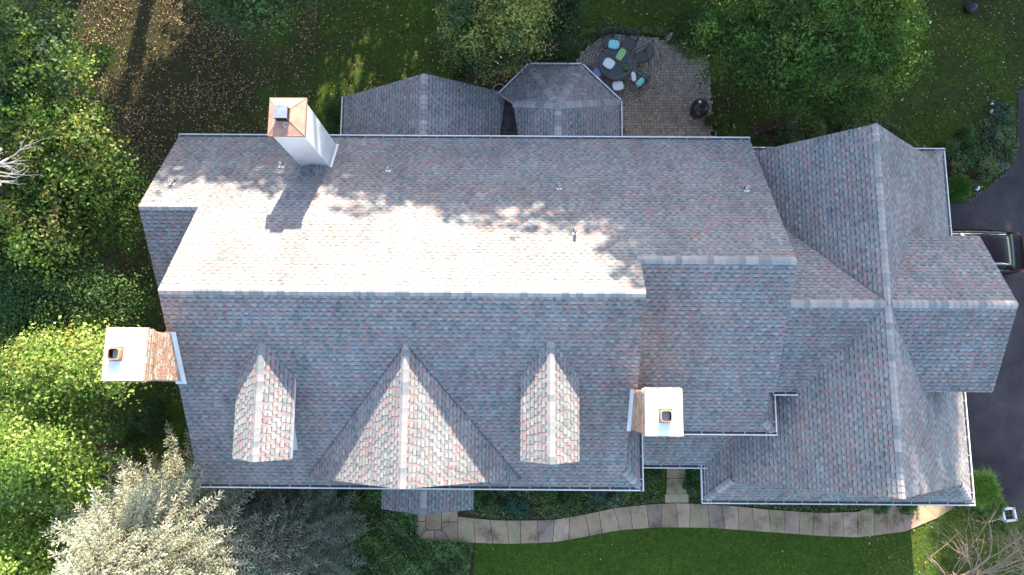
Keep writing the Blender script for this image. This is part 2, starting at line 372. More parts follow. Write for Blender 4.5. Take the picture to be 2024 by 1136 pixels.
# chimney cricket
plane([[(-7.12, 7.93), (-7.12, 7.35), (-7.6, 7.93)]], .55, 0, 5.38 + .55 * 7.12, 31, 30)
plane([[(-7.12, 7.93), (-7.12, 7.35), (-6.6, 7.93)]], -.55, 0, 5.38 - .55 * 7.12, 32)
roof = hpart(deck, 'roof', [M['under'], M['trim']])
o = SH.build('shingle', M['shingle'], roof); tag(o, kind='stuff')
variants = {}
for (p, u, dn, nr, w, ci) in INDIV:
    k = (round(w, 2), ci)
    if k not in variants:
        e = EXPO; q = MB(); T = [(-w / 2, -e / 2, .004), (w / 2, -e / 2, .004), (w / 2, e / 2, .024), (-w / 2, e / 2, .024)]
        q.face(T[::-1] if False else T, PAL[ci], 0, [(1, 0), (1, 0), (1, 1), (1, 1)])
        for i, j in ((1, 2), (2, 3), (3, 0)): q.face([T[i], (T[i][0], T[i][1], -.002), (T[j][0], T[j][1], -.002), T[j]], PAL[ci], 0, [(0, .3)] * 4)
        variants[k] = q.mesh('shingle', M['shingle'])
    o = link('shingle', variants[k], roof)
    o.matrix_local = Matrix(((u.x, dn.x, nr.x, p.x), (u.y, dn.y, nr.y, p.y), (u.z, dn.z, nr.z, p.z), (0, 0, 0, 1)))
print('individual shingles', len(INDIV), 'shingle faces', len(SH.f))
# ridge and hip caps
capv = {}; NCAP = 0; CAPC = [(.38, .335, .32), (.32, .315, .31), (.43, .375, .355), (.25, .255, .255), (.40, .37, .35)]
def caps(p0, p1, n1, n2, w=.155, step=.2, seed=0):
    """bent cap pieces; n1, n2: downslope directions (3d) on both sides"""
    global NCAP
    rng = random.Random(seed); p0, p1 = Vector(p0), Vector(p1); L = (p1 - p0).length; d = (p1 - p0).normalized(); n = max(1, round(L / step)); st = L / n
    n1 = Vector(n1).normalized(); n2 = Vector(n2).normalized(); up = (Vector((0, 0, 1)) - d * d.z).normalized()
    for i in range(n):
        ci = rng.randrange(5); key = (round(L, 2), tuple(round(x, 2) for x in n1), ci)
        if key not in capv:
            q = MB(); c = CAPC[ci]; h0, h1 = .034, .056; e = Vector((1, 0, 0)) * 0
            Lx = Vector((d.x, d.y, d.z)) * (st / 2 + .012)
            row = []
            for sgn, h in ((-1, h0), (1, h1)):
                row.append([Lx * sgn + n1 * w + up * (h - .02), Lx * sgn + n1 * w * .25 + up * (h), Lx * sgn + n2 * w * .25 + up * (h), Lx * sgn + n2 * w + up * (h - .02)])
            for k in range(3): q.face([row[0][k], row[0][k + 1], row[1][k + 1], row[1][k]], c, 0, [(0, .9)] * 4)
            dn = -up * .03
            for k in range(3): q.face([row[1][k], row[1][k + 1], row[1][k + 1] + dn, row[1][k] + dn], c, 0, [(0, .2)] * 4)
            q.face([row[0][0], row[1][0], row[1][0] + dn, row[0][0] + dn], c, 0, [(0, .2)] * 4); q.face([row[0][3], row[1][3], row[1][3] + dn, row[0][3] + dn], c, 0, [(0, .2)] * 4)
            capv[key] = q.mesh('ridge_cap', M['shingle'])
        o = link('ridge_cap', capv[key], roof, p0 + d * st * (i + .5)); NCAP += 1
yd = lambda s, sg: (0, sg, -s)
xd = lambda s, sg: (sg, 0, -s)
caps((c_ + .02, YR, ZR), (d_ - .02, YR, ZR), yd(SN, 1), yd(SSo, -1), step=.205, seed=1)
caps((a_ + .02, 6.142, zN(6.142)), (c_ + .12, 6.142, zN(6.142)), yd(SN, 1), yd(.689, -1), seed=2)
caps((d_ - .1, 4.163, zr3), (b_ - .02, 4.163, zr3), yd(SN, 1), yd(SR, -1), seed=3)
caps((GX, GYN, GZ), (GX, GYS, GZ), xd(GS, -1), xd(GS, 1), seed=4)
caps((16.09, CY, GZ), (GX + .1, CY, GZ), yd(.605, 1), yd(.59, -1), seed=5)
caps((8.85, CY, GZ), (GX - .1, CY, GZ), yd(.732, 1), yd(.732, -1), seed=6)
caps((CX, -2.8, CZ), (CX, 1.5, CZ), xd(CS_, -1), xd(CS_, 1), seed=7)
for i, (x, z, y) in enumerate(DORM): caps((x, -2.05, z), (x, y - .1, z), xd(.76, -1), xd(.76, 1), seed=8 + i)
caps((SX, 12.05, SZ), (SX, 9.45, SZ), xd(.58, -1), xd(.58, 1), seed=10)
caps((1.6, AP[1], 3.8), (1.6, 9.45, 3.8), xd(.63, -1), xd(.63, 1), seed=11)
caps((-3.2, -4.25, 3.2), (-3.2, -3.1, 3.2), xd(.545, -1), xd(.545, 1), seed=12, w=.13)
def hip(p0, p1, g1, g2, seed, w=.15):
    """g1,g2 plan-gradient planes (gx,gy) on each side; direction perpendicular to the hip within each plane"""
    d = (Vector(p1) - Vector(p0)).normalized(); n = []
    for (gx, gy), sg in ((g1, 1), (g2, -1)):
        N = Vector((-gx, -gy, 1)).normalized(); v = N.cross(d).normalized()
        if v.z > 0: v = -v
        n.append(v)
    caps(p0, p1, n[0], n[1], w=w, seed=seed)
pN = plane3(AP, oc[1], oc[2]); pNE = plane3(AP, oc[2], oc[3]); pNW = plane3(AP, (-.94, 11.68, BZ), oc[1])
hip(oc[1], AP, pN[:2], pNW[:2], 20); hip(oc[2], AP, pN[:2], pNE[:2], 21); hip(oc[3], AP, pNE[:2], (-.63, 0), 22); hip((-.09, 11.34, 2.74), AP, pNW[:2], (.63, 0), 23)
hip((4.27, YS, 4.684), (3.72, -2.52, 5.04), (0, SSo), (-SSo, 0), 24); hip((8.9, -1.21, 4.55), (8.55, -.86, 4.76), (0, SR), (-SR, 0), 25)
hip((GW, -3.8, GZE), (7.85, -3.02, GZE + .715), (GS, 0), (0, GS), 26); hip((GE, -3.8, GZE), (16.2, -3.18, GZE + .57), (-GS, 0), (0, GS), 27); hip((GE, 9.6, GZE), (16.25, 9.04, GZE + .52), (-GS, 0), (0, -GS), 28)
print('ridge caps', NCAP)
# membrane between the two back roofs
b = MB(); b.box(-1.2, .7, 9.2, 11.75, 1.5, 1.95, col=None); b.box(-.6, -.15, 10.55, 10.75, 1.95, 2.0); hpart(b, 'flat_roof', M['membrane'])
# walls: extruded below the roof slopes
def yz(x0, x1, prof, name='wall', m='wall'):
    b = MB(); b.face([(x0, y, z) for y, z in prof]); b.face([(x1, y, z) for y, z in prof][::-1])
    for i in range(len(prof)):
        (y0, z0), (y1, z1) = prof[i], prof[(i + 1) % len(prof)]; b.face([(x0, y0, z0), (x1, y0, z0), (x1, y1, z1), (x0, y1, z1)])
    return hpart(b, name, M[m])
def xz(y0, y1, prof, name='wall', m='wall', parent=None):
    b = MB(); b.face([(x, y0, z) for x, z in prof]); b.face([(x, y1, z) for x, z in prof][::-1])
    for i in range(len(prof)):
        (x0, z0), (x1, z1) = prof[i], prof[(i + 1) % len(prof)]; b.face([(x0, y0, z0), (x1, y0, z1 * 0 + z0), (x1, y1, z1), (x0, y1, z1)] if False else [(x0, y0, z0), (x1, y0, z1), (x1, y1, z1), (x0, y1, z0)])
    return hpart(b, name, M[m], parent)
yz(-10.3, 3.6, [(-2.7, G), (9.1, G), (9.1, 3.95), (YR, 8.35), (-2.7, 4.7)])
yz(-12.3, -10.31, [(3.0, G), (9.09, G), (9.09, 3.95), (6.142, 6.1), (3.0, 3.95)])
yz(3.61, 8.4, [(-.85, G), (9.08, G), (9.08, 3.95), (4.163, 7.5), (-.85, 4.5)])
yz(8.41, 11.5, [(.5, G), (6, G), (6, 4.3), (CY, 6.6), (.5, 4.75)])
xz(-2.8, 8.65, [(7.45, G), (16.45, G), (16.45, 2.45), (GX, 6.6), (7.45, 2.45)])
yz(12.5, 15.8, [(.5, 2.6), (5.2, 2.6), (5.2, 5.2), (CY, 6.6), (.5, 5.1)])
yz(3.62, 7.44, [(-2.2, G), (-.86, G), (-.86, 3.2), (-2.2, 2.3)])
xz(-2.6, 1.2, [(CX - 3.1, 4.6), (CX + 3.1, 4.6), (CX + 3.1, 4.95), (CX, 7.4), (CX - 3.1, 4.95)])
xz(9.12, 11.7, [(-6.7, G), (-.75, G), (-.75, 1.9), (SX, 3.6), (-6.7, 1.7)])
b = MB(); pr = [(.4, 11.2), (.9, 12.85), (2.5, 12.85), (3.85, 11.5), (3.85, 9.13), (.4, 9.13)]
b.face([(x, y, 2.0) for x, y in pr])
for i in range(6): p, q = pr[i], pr[(i + 1) % 6]; b.face([(*p, G), (*q, G), (*q, 2.0), (*p, 2.0)])
hpart(b, 'wall', M['wall'])
b = MB()
for x in (-4.6, -1.75): b.box(x - .09, x + .09, -4.1, -3.92, G, 2.35)
hpart(b, 'porch_post', M['trim'])
def window(parent, x, y, z, w, h, name='window'):
    f = MB(); f.box(x - w / 2, x + w / 2, y - .06, y, z, z + h); o = f.build(name, M['trim'], parent)
    g = MB()
    for sx in (0, 1):
        for sz in (0, 1): g.box(x - w / 2 + .05 + sx * (w / 2 - .03), x + sx * (w / 2 - .03) - .02 + .0, y - .075, y - .055, z + .05 + sz * (h / 2 - .03), z + h / 2 - .02 + sz * (h / 2 - .03))
    return o, g
for i, (x, z, y) in enumerate(DORM):
    b = MB(); prof = [(x - .66, 5.2), (x + .66, 5.2), (x + .66, z - .6), (x, z - .12), (x - .66, z - .6)]
    y0, y1 = -1.85, 1.3; b.face([(p[0], y0, p[1]) for p in prof]); b.face([(p[0], y1, p[1]) for p in prof][::-1])
    for k in range(5): (xa, za), (xb, zb) = prof[k], prof[(k + 1) % 5]; b.face([(xa, y0, za), (xb, y0, zb), (xb, y1, zb), (xa, y1, za)])
    dm = hpart(b, 'dormer', M['stucco']); w_, g_ = window(dm, x, y0, 5.75, .8, 1.1); g_.build('pane', M['glass'], dm)
for P_ in ([(CX, 1.5, 7.66), (CX - 3.6, -2.82, 4.88)], [(CX, 1.5, 7.66), (CX + 3.6, -2.82, 4.88)], [(11.95, 2.98, 6.82), (9.68, 5.8, 4.76)]):
    b = MB(); b.tube(P_, .006, 5); b.build('valley_seam', M['rubber'], roof)
# gutters
def gutter(p0, p1, out, z, n=None, parts=True):
    """p0->p1 along the eave, out = outward unit vector"""
    p0, p1, out = Vector((*p0, 0)), Vector((*p1, 0)), Vector((*out, 0)).normalized(); d = (p1 - p0); L = d.length; d.normalize()
    T = Matrix(((d.x, out.x, 0, p0.x), (d.y, out.y, 0, p0.y), (0, 0, 1, z), (0, 0, 0, 1)))
    b = MB(); b.box(0, L, .095, .135, -.10, .01, 0, T=T); b.box(0, L, .0, .095, -.10, -.085, 1, T=T); b.box(0, L, -.012, .0, -.10, -.012, 0, T=T)
    b.box(-.008, 0, -.01, .13, -.10, .008, 0, T=T); b.box(L, L + .008, -.01, .13, -.10, .008, 0, T=T)
    g = hpart(b, 'gutter', [M['trim'], M['gut_in']])
    k = int(L / .66)
    for i in range(k):
        if (L, ) not in hang: q = MB(); q.box(-.008, .008, -.02, .1, -.005, .003); hang[(L,)] = q.mesh('hanger', M['trim'])
        h = link('hanger', hang[(L,)], g); h.matrix_local = T @ Matrix.Translation(((i + .5) * L / k, 0, .006))
    return g
hang = {}
gutter((b_, YN), (a_, YN), (0, 1), Z1 - .01)
gutter((c_, YS), (4.27, YS), (0, -1), 4.684)
gutter((4.27, -3.2), (4.27, -.9), (1, 0), 4.684)
gutter((4.42, -2.55), (7.2, -2.55), (0, -1), GZE)
gutter((GW, -2.55), (GW, -3.8), (-1, 0), GZE)
gutter((GW - .13, -3.8), (GE + .13, -3.8), (0, -1), GZE)
gutter((GE, -3.8), (GE, 9.6), (1, 0), GZE)
gutter((GE + .13, 9.6), (GW, 9.6), (0, 1), GZE)
gutter((4.6, -1.21), (9.03, -1.21), (0, -1), 4.55)
gutter((8.9, -1.21), (8.9, .13), (1, 0), 4.55)
gutter((8.9, .15), (9.72, .15), (0, -1), 4.76)
gutter((a_, 2.73), (-10.6, 2.73), (0, -1), 3.96)
gutter((-7.0, 9.5), (-7.0, 12.0), (-1, 0), 1.75)
gutter((4.14, 11.68), (4.14, 9.5), (1, 0), BZ)
for p, q in ((oc[0], oc[1]), (oc[1], oc[2]), (oc[2], oc[3])):
    d = Vector((q[0] - p[0], q[1] - p[1])); gutter(p[:2], q[:2], (-d.y, d.x), BZ)
# ------------------------------------------------------------------ chimneys
BR = [(.60, .33, .20), (.54, .27, .16), (.66, .42, .28), (.46, .26, .18), (.70, .52, .38)]
def brick_course(b, x0, x1, y0, y1, z, h, rng, jut=0):
    x0 -= jut; x1 += jut; y0 -= jut; y1 += jut; off = rng.random() * .2
    for (ax, ay, bx, by, ox, oy) in ((x0, y0, x1, y0, 0, -1), (x1, y0, x1, y1, 1, 0), (x1, y1, x0, y1, 0, 1), (x0, y1, x0, y0, -1, 0)):
        L = math.hypot(bx - ax, by - ay); dx, dy = (bx - ax) / L, (by - ay) / L; u = -off
        while u < L:
            s, e = max(u, 0) + .010, min(u + .2, L) - .010; u += .2125
            if e - s < .02: continue
            d = rng.uniform(.008, .014); c = rng.choice(BR)
            P = [Vector((ax + dx * t + ox * k, ay + dy * t + oy * k, 0)) for t in (s, e) for k in (-.01, d)]
            f = [P[1], P[3]]; 
            b.face([f[0] + Vector((0, 0, z + .010)), f[1] + Vector((0, 0, z + .010)), f[1] + Vector((0, 0, z + h - .010)), f[0] + Vector((0, 0, z + h - .010))], c)
            b.face([f[0] + Vector((0, 0, z + h - .010)), f[1] + Vector((0, 0, z + h - .010)), P[2] + Vector((0, 0, z + h - .010)), P[0] + Vector((0, 0, z + h - .010))], c)
def brick_chimney(x0, x1, y0, y1, zb, zt, shoulder, label, flue, cs, fl_side):
    rng = random.Random(int(x0 * 100)); core = MB(); core.box(x0, x1, y0, y1, zb, zt - .03)
    ch = hpart(core, 'chimney', M['mortar']); ch['label'] = label
    b = MB(); h = .068; z = max(zb, 5.0); k = 0; n = int((zt - z) / h)
    for k in range(n):
        rest = n - k; jut = 0
        if rest <= 7: jut = (.0, .03, .05, .07, .05, .03, .045, .05)[rest]
        brick_course(b, x0, x1, y0, y1, z + k * h, h, rng, jut)
    c = b.build('brick', M['tintrough'], ch); tag(c, kind='stuff')
    # mortar under the corbels
    b = MB(); b.box(x0 - .045, x1 + .045, y0 - .045, y1 + .045, zt - 6 * h, zt - .02); b.build('corbel', M['mortar'], ch)
    b = MB(); X0, X1, Y0, Y1 = x0 - .045, x1 + .045, y0 - .045, y1 + .045; b.box(X0, X1, Y0, Y1, zt - .02, zt + .03, taper=.0); 
    fx, fy = flue; b.face([(X0, Y0, zt + .03), (X1, Y0, zt + .03), (fx + .2, fy - .2, zt + .075), (fx - .2, fy - .2, zt + .075)]); b.face([(X1, Y0, zt + .03), (X1, Y1, zt + .03), (fx + .2, fy + .2, zt + .075), (fx + .2, fy - .2, zt + .075)])
    b.face([(X1, Y1, zt + .03), (X0, Y1, zt + .03), (fx - .2, fy + .2, zt + .075), (fx + .2, fy + .2, zt + .075)]); b.face([(X0, Y1, zt + .03), (X0, Y0, zt + .03), (fx - .2, fy - .2, zt + .075), (fx - .2, fy + .2, zt + .075)])
    b.build('chimney_cap', M['cap'], ch)
    # flue liner, rounded square, open at the top
    b = MB(); seg = 16
    def sq(r, z):
        out = []
        for k in range(seg * 2):
            t = math.pi * k / seg; c_, s_ = math.cos(t), math.sin(t); q = (abs(c_) ** 5 + abs(s_) ** 5) ** (-1 / 5); out.append(Vector((fx + c_ * r * q, fy + s_ * r * q, z)))
        return out
    rings = [sq(.17, zt + .03), sq(.17, zt + .24), sq(.135, zt + .245), sq(.13, zt + .0)]
    for q, A_ in enumerate(rings[:-1]):
        B_ = rings[q + 1]
        for k in range(seg * 2): b.face([A_[k], A_[(k + 1) % (seg * 2)], B_[(k + 1) % (seg * 2)], B_[k]], mi=1 if q == 2 else 0)
    b.face(rings[-1], mi=1); b.build('flue', [M['clay'], M['soot']], ch, smooth=False)
    return ch
cl = brick_chimney(-11.45, -10.42, .34, 1.72, G, 9.45, None, 'left brick chimney with white cap and square clay flue', (-11.12, 1.03), 1, 1)
b = MB(); b.box(-10.42, -10.34, .26, 1.80, 6.6, 6.9)
q = MB()   # sloping white flashing strip between brick and rake
for y0, y1 in ((.24, 1.80),):
    z0, z1 = ZR - SSo * (YR - y0), ZR - SSo * (YR - y1)
    q.face([(-10.62, y0, z0 + .10), (-10.30, y0, z0 + .05), (-10.30, y1, z1 + .05), (-10.62, y1, z1 + .10)]); q.face([(-10.40, y0, z0 + .18), (-10.395, y0, z0 + .02), (-10.395, y1, z1 + .02), (-10.40, y1, z1 + .18)])
q.build('flashing', M['trim'], cl)
cr = brick_chimney(3.79, 4.76, -1.10, .14, 2.5, 8.85, None, 'right brick chimney with white cap and brown square flue', (4.30, -.58), 1, 1)
q = MB(); z0, z1 = ZR - SSo * (YR + 1.16), ZR - SSo * (YR - .18)
q.face([(3.70, -1.16, z0 + .04), (3.775, -1.16, z0 + .12), (3.775, .18, z1 + .12), (3.70, .18, z1 + .04)]); q.face([(3.66, -1.16, z0 + .035), (3.70, -1.16, z0 + .04), (3.70, .18, z1 + .04), (3.66, .18, z1 + .035)])
q.build('flashing', M['trim'], cr)
# stucco chimney at the back
b = MB(); b.box(-7.62, -6.62, 7.95, 9.06, 3.6, 8.22); cs = hpart(b, 'chimney', M['stucco']); cs['label'] = 'tall white stucco chimney with copper top and metal flue cap'
b = MB(); x0, x1, y0, y1, zc = -7.70, -6.54, 7.87, 9.12, 8.22; b.box(x0, x1, y0, y1, zc, zc + .1); fx, fy = -7.22, 8.52
ins = [(x0 + .03, y0 + .03), (x1 - .03, y0 + .03), (x1 - .03, y1 - .03), (x0 + .03, y1 - .03)]; fl = [(fx - .2, fy - .2), (fx + .2, fy - .2), (fx + .2, fy + .2), (fx - .2, fy + .2)]
for k in range(4): j = (k + 1) % 4; b.face([(*ins[k], zc + .101), (*ins[j], zc + .101), (*fl[j], zc + .18), (*fl[k], zc + .18)])
b.build('chimney_cap', M['copper'], cs)
b = MB()
for k in range(4):
    j = (k + 1) % 4; p, q_ = ins[k], ins[j]; b.tube([(*p, zc + .105), (*fl[k], zc + .185)], .012, 5)
b.build('seam', M['copper'], cs)
b = MB(); b.box(fx - .17, fx + .17, fy - .17, fy + .17, zc + .17, zc + .42)
for k in range(5): b.box(fx - .2, fx + .2, fy - .2, fy + .2, zc + .20 + k * .05, zc + .215 + k * .05)
b.build('flue', M['rubber'], cs)
b = MB(); b.box(fx - .21, fx + .21, fy - .21, fy + .21, zc + .45, zc + .475); b.box(fx - .2, fx - .18, fy - .2, fy - .18, zc + .1, zc + .45); b.box(fx + .18, fx + .2, fy - .2, fy - .18, zc + .1, zc + .45); b.box(fx + .18, fx + .2, fy + .18, fy + .2, zc + .1, zc + .45)
b.build('flue_cap', M['steel'], cs)
b = MB(); b.tube([(fx + .1 + .07 * math.cos(t), fy - .32 + .07 * math.sin(t), zc + .19) for t in np.linspace(.5, 5.2, 12)], .008, 5); b.build('cable', M['pvc'], cs)
b = MB(); T = .02
for (xa, ya, xb, yb) in ((-7.65, 7.92, -7.12, 7.92), (-7.12, 7.92, -6.59, 7.92)):
    za = zN(7.92) + .05; zm = 5.42; h = (za, zm) if xa < -7.2 else (zm, za); b.face([(xa, ya, h[0]), (xb, yb, h[1]), (xb, yb, h[1] + .06), (xa, ya, h[0] + .06)])
b.face([(-6.595, 7.93, zN(7.93) + .02), (-6.595, 9.08, zN(9.08) + .02), (-6.595, 9.08, zN(9.08) + .12), (-6.595, 7.93, zN(7.93) + .12)]); b.face([(-6.52, 7.93, zN(7.93) + .03), (-6.52, 9.08, zN(9.08) + .03), (-6.6, 9.08, zN(9.08) + .06), (-6.6, 7.93, zN(7.93) + .06)])
b.build('flashing', M['trim'], cs)
# vent pipes
for (x, y, h, r) in ((-8.33, 8.03, .28, .04), (-4.5, 7.87, .22, .045), (-11.87, 7.19, .3, .05), (1.51, 7.09, .3, .05), (7.94, 7.05, .3, .055), (1.94, 5.21, .5, .045)):
    z = zN(y); b = MB(); b.lathe([(r, -.1), (r, h), (r * .75, h), (r * .75, h - .15)], 10, (x, y, z)); o = hpart(b, 'vent_pipe', M['pvc'])
    b = MB(); b.lathe([(r + .04, -.01), (r + .012, .05), (r, .06)], 12, (x, y, z + .03)); b.build('collar', M['rubber'], o)
    b = MB(); b.face([(x + dx, y + dy, zN(y + dy) + .03) for dx, dy in ((-.09, -.14), (.09, -.14), (.09, .05), (-.09, .05))]); b.build('flashing', M['trim'], o)

# ------------------------------------------------------------------ PATIO AND WALKS
patio = sheet('patio', A((1138, 120), (1165, 85), (1205, 68), (1290, 74), (1375, 90), (1400, 110), (1412, 280)) + [Vector((8.9, 9.1, 0)), Vector((3.5, 9.1, 0)), Vector((2.6, 12.6, 0))], G + .012, simple('paver_joint_sand', (.10, .08, .06), .95, .3))
PV = [(.33, .26, .21), (.29, .23, .19), (.37, .295, .235), (.31, .265, .225), (.26, .205, .17), (.40, .32, .26)]
poly = [(v.x, v.y) for v in [at(*p, G) for p in ((1138, 120), (1165, 85), (1205, 68), (1290, 74), (1375, 90), (1400, 110), (1412, 280))]] + [(8.9, 9.1), (3.5, 9.1), (2.6, 12.6)]
def inside(x, y, P):
    c = False
    for i in range(len(P)):
        (x0, y0), (x1, y1) = P[i], P[(i + 1) % len(P)]
        if (y0 > y) != (y1 > y) and x < (x1 - x0) * (y - y0) / (y1 - y0) + x0: c = not c
    return c
tc = at(1219, 126, G); rng = random.Random(3); pav = []
y = 9.15; r_ = 0
while y < 16:
    x = 2.4 + (r_ % 2) * .07
    while x < 9.2:
        w = rng.choice((.11, .14, .14, .17)); cx, cy = x + w / 2, y + .065
        if inside(cx, cy, poly) and math.hypot(cx - tc.x, cy - tc.y) > 1.94: pav.append((cx, cy, w - .014, .116, 0.0))
        x += w
    y += .13; r_ += 1
for k in range(1, 15):
    rr = k * .135; n = max(5, int(2 * math.pi * rr / .15))
    for i in range(n):
        t = 2 * math.pi * (i + .5 * (k % 2)) / n; cx, cy = tc.x + rr * math.cos(t), tc.y + rr * math.sin(t)
        if inside(cx, cy, poly): pav.append((cx, cy, 2 * math.pi * rr / n - .016, .12, t + math.pi / 2))
pav.sort(key=lambda p: abs(p[0] - 7.0) + abs(p[1] - 12.6) * .9)
pvm = {}; rest = MB()
for i, (cx, cy, w, h, t) in enumerate(pav):
    ci = rng.randrange(6); dz = rng.uniform(-.004, .004); T = Matrix.Translation((cx, cy, G + .035 + dz)) @ Matrix.Rotation(t + rng.uniform(-.03, .03), 4, 'Z')
    if i < 300:
        k = (round(w, 2), round(h, 2), ci)
        if k not in pvm: q = MB(); q.box(-w / 2, w / 2, -h / 2, h / 2, -.03, 0, 0, PV[ci], taper=.004); pvm[k] = q.mesh('paver', M['tintrough'])
        o = link('paver', pvm[k], patio); o.matrix_local = T
    else: rest.box(-w / 2, w / 2, -h / 2, h / 2, -.03, 0, 0, PV[ci], T, taper=.004)
tag(rest.build('paver', M['tintrough'], patio), kind='stuff')
def slab_mat():
    m, n, l, b = nt('sandstone_slab', .9, .2)
    a = n.new('ShaderNodeVertexColor'); a.layer_name = 'tint'; v = n.new('ShaderNodeTexCoord').outputs['Object']
    f = noise(n, l, 1.3, 6, v, .7); g = noise(n, l, 30, 4, v)
    c = mul(n, l, a.outputs[0], ramp(n, l, f, [(.32, (.42, .42, .36)), (.48, (.9, .9, .84)), (.68, (1.2, 1.14, 1.1))])); c = mul(n, l, c, ramp(n, l, g, [(.3, .8), (.7, 1.15)]))
    l.new(c, b.inputs['Base Color']); bump(n, l, b, g, .006); return m
M['slab'] = slab_mat()
SC = [(.44, .295, .205), (.46, .315, .23), (.40, .275, .185), (.41, .31, .195), (.35, .24, .19)]
LO = [(822, 1070), (900, 1071), (1000, 1075), (1090, 1072), (1150, 1062), (1220, 1048), (1300, 1042), (1400, 1043), (1500, 1050), (1620, 1059), (1700, 1062), (1790, 1050), (1868, 1017), (1905, 985)]
UP = [(818, 1018), (905, 1020), (985, 1028), (1090, 1027), (1150, 1017), (1215, 1003), (1280, 996), (1340, 993), (1440, 998), (1520, 1006), (1620, 1013), (1700, 1010), (1760, 990), (1790, 960)]
walk = sheet('walkway', A(*LO) + A(*UP)[::-1], G + .006, M['soil'])
def lerp_path(P, u):
    L = [0]
    for p, q in zip(P, P[1:]): L.append(L[-1] + (q - p).length)
    s = u * L[-1]
    for i in range(len(P) - 1):
        if s <= L[i + 1] + 1e-9: return P[i].lerp(P[i + 1], (s - L[i]) / (L[i + 1] - L[i]))
    return P[-1]
lo, up = A(*LO), A(*UP)
def slab(pts, rng, parent=walk):
    c = sum(pts, Vector()) / len(pts); q = MB(); z = G + .05 + rng.uniform(-.004, .004); col = rng.choice(SC); k = rng.uniform(.88, 1.12); col = tuple(v * k for v in col)
    P = [c + (p - c) * (1 - .014 / max(.2, (p - c).length)) for p in pts]; T_ = [c + (p - c) * .985 for p in P]
    q.face([(p.x, p.y, z) for p in T_], col)
    for i in range(len(P)):
        j = (i + 1) % len(P); q.face([(P[i].x, P[i].y, z - .008), (P[j].x, P[j].y, z - .008), (T_[j].x, T_[j].y, z), (T_[i].x, T_[i].y, z)], col); q.face([(P[i].x, P[i].y, G), (P[j].x, P[j].y, G), (P[j].x, P[j].y, z - .008), (P[i].x, P[i].y, z - .008)], col)
    q.build('flagstone', M['slab'], parent)
rng = random.Random(5)
def along(P, x):
    for (x0, y0), (x1, y1) in zip(P, P[1:]):
        if x0 <= x <= x1: return at(x, y0 + (y1 - y0) * (x - x0) / (x1 - x0), G)
    return at(*P[-1], G)
joints = [(905, 905)]
while joints[-1][0] < 1720: t = joints[-1][0] + rng.uniform(27, 34); joints.append((t, t + (rng.uniform(-4, 6) + (8 if t > 1150 and t < 1300 else 0))))
joints += [(1752, 1752), (1768, 1790), (1778, 1822), (1786, 1852), (1790, 1880), (1790, 1904)]
for (a0, b0), (a1, b1) in zip(joints, joints[1:]): slab([along(UP, a0), along(UP, a1), along(LO, b1), along(LO, b0)], rng)
for P in ([(818, 1012), (842, 1012), (842, 1030), (820, 1030)], [(842, 1000), (873, 1000), (873, 1047), (842, 1047)], [(873, 1000), (905, 1000), (905, 1031), (873, 1031)], [(820, 1030), (842, 1030), (842, 1047), (822, 1069)],
          [(842, 1047), (859, 1047), (859, 1071), (822, 1070)], [(859, 1047), (873, 1047), (892, 1071), (859, 1071)], [(873, 1031), (905, 1031), (905, 1071), (892, 1071), (873, 1047)]): slab([at(*p, G) for p in P], rng)
spur = sheet('path', A((1316, 905), (1358, 905), (1361, 994), (1314, 996)), G + .006, M['soil'])
for P in ([(1317, 905), (1355, 905), (1357, 945), (1317, 945)], [(1317, 945), (1357, 945), (1358, 976), (1316, 976)], [(1313, 976), (1361, 976), (1361, 993), (1314, 993)]): slab([at(*p, G) for p in P], rng, spur)

# ------------------------------------------------------------------ PATIO FURNITURE
def chair():
    e = empty('patio_chair', (0, 0, G), 'x', 'chair', 'mesh-metal chairs round the patio table')
    z = .43
    b = MB()       # seat lattice in a frame
    for i in range(9): t = -.2 + i * .05; b.box(t - .009, t + .009, -.22, .22, z - .006, z + .006); b.box(-.22, .22, t - .009, t + .009, z - .004, z + .008)
    b.tube([(-.23, -.22, z), (.23, -.22, z), (.25, .1, z), (.2, .24, z), (-.2, .24, z), (-.25, .1, z), (-.23, -.22, z)], .017, 6); b.build('seat', M['iron'], e)
    b = MB(); arc = [(.27 * math.cos(t), -.18 - .12 * math.sin(t), 0) for t in np.linspace(.1, math.pi - .1, 11)]
    b.tube([(x, y - .08, .86) for x, y, _ in arc], .018, 6)
    for x, y, _ in arc: b.tube([(x * .85, y + .05, z), (x, y - .08, .86)], .011, 4)
    for zz, k in ((.55, .02), (.66, -.02), (.76, -.05)): b.tube([(x * .96, y + k, zz) for x, y, _ in arc], .009, 4)
    b.build('backrest', M['iron'], e)
    for s in (-1, 1):
        b = MB(); b.tube([(s * .27, -.22, .66), (s * .29, -.05, .67), (s * .28, .14, .66), (s * .26, .2, .58), (s * .24, .2, z)], .016, 6); b.build('armrest', M['iron'], e)
        for yy, k in ((.2, .03), (-.2, -.06)): b = MB(); b.tube([(s * .22, yy, z), (s * .24, yy + k, 0)], [.016, .012], 6); b.build('leg', M['iron'], e)
    return e
def dup(root, loc, rz, label):
    r = root.copy(); COL.objects.link(r); r.location = loc; r.rotation_euler = (0, 0, rz); r['label'] = label
    for c in list(root.children): k = c.copy(); COL.objects.link(k); k.parent = r
    return r
tb = Vector(at(1217, 125, G + .72)); tb.z = G
table = empty('patio_table', tb, 'round grey metal patio table holding cushions and a small yellow plant', 'table')
b = MB(); b.lathe([(0.001, .70), (.60, .70), (.73, .695), (.745, .705), (.73, .725), (.60, .722), (.56, .714), (.5, .722), (.001, .722)], 40); b.build('tabletop', M['iron'], table)
b = MB()
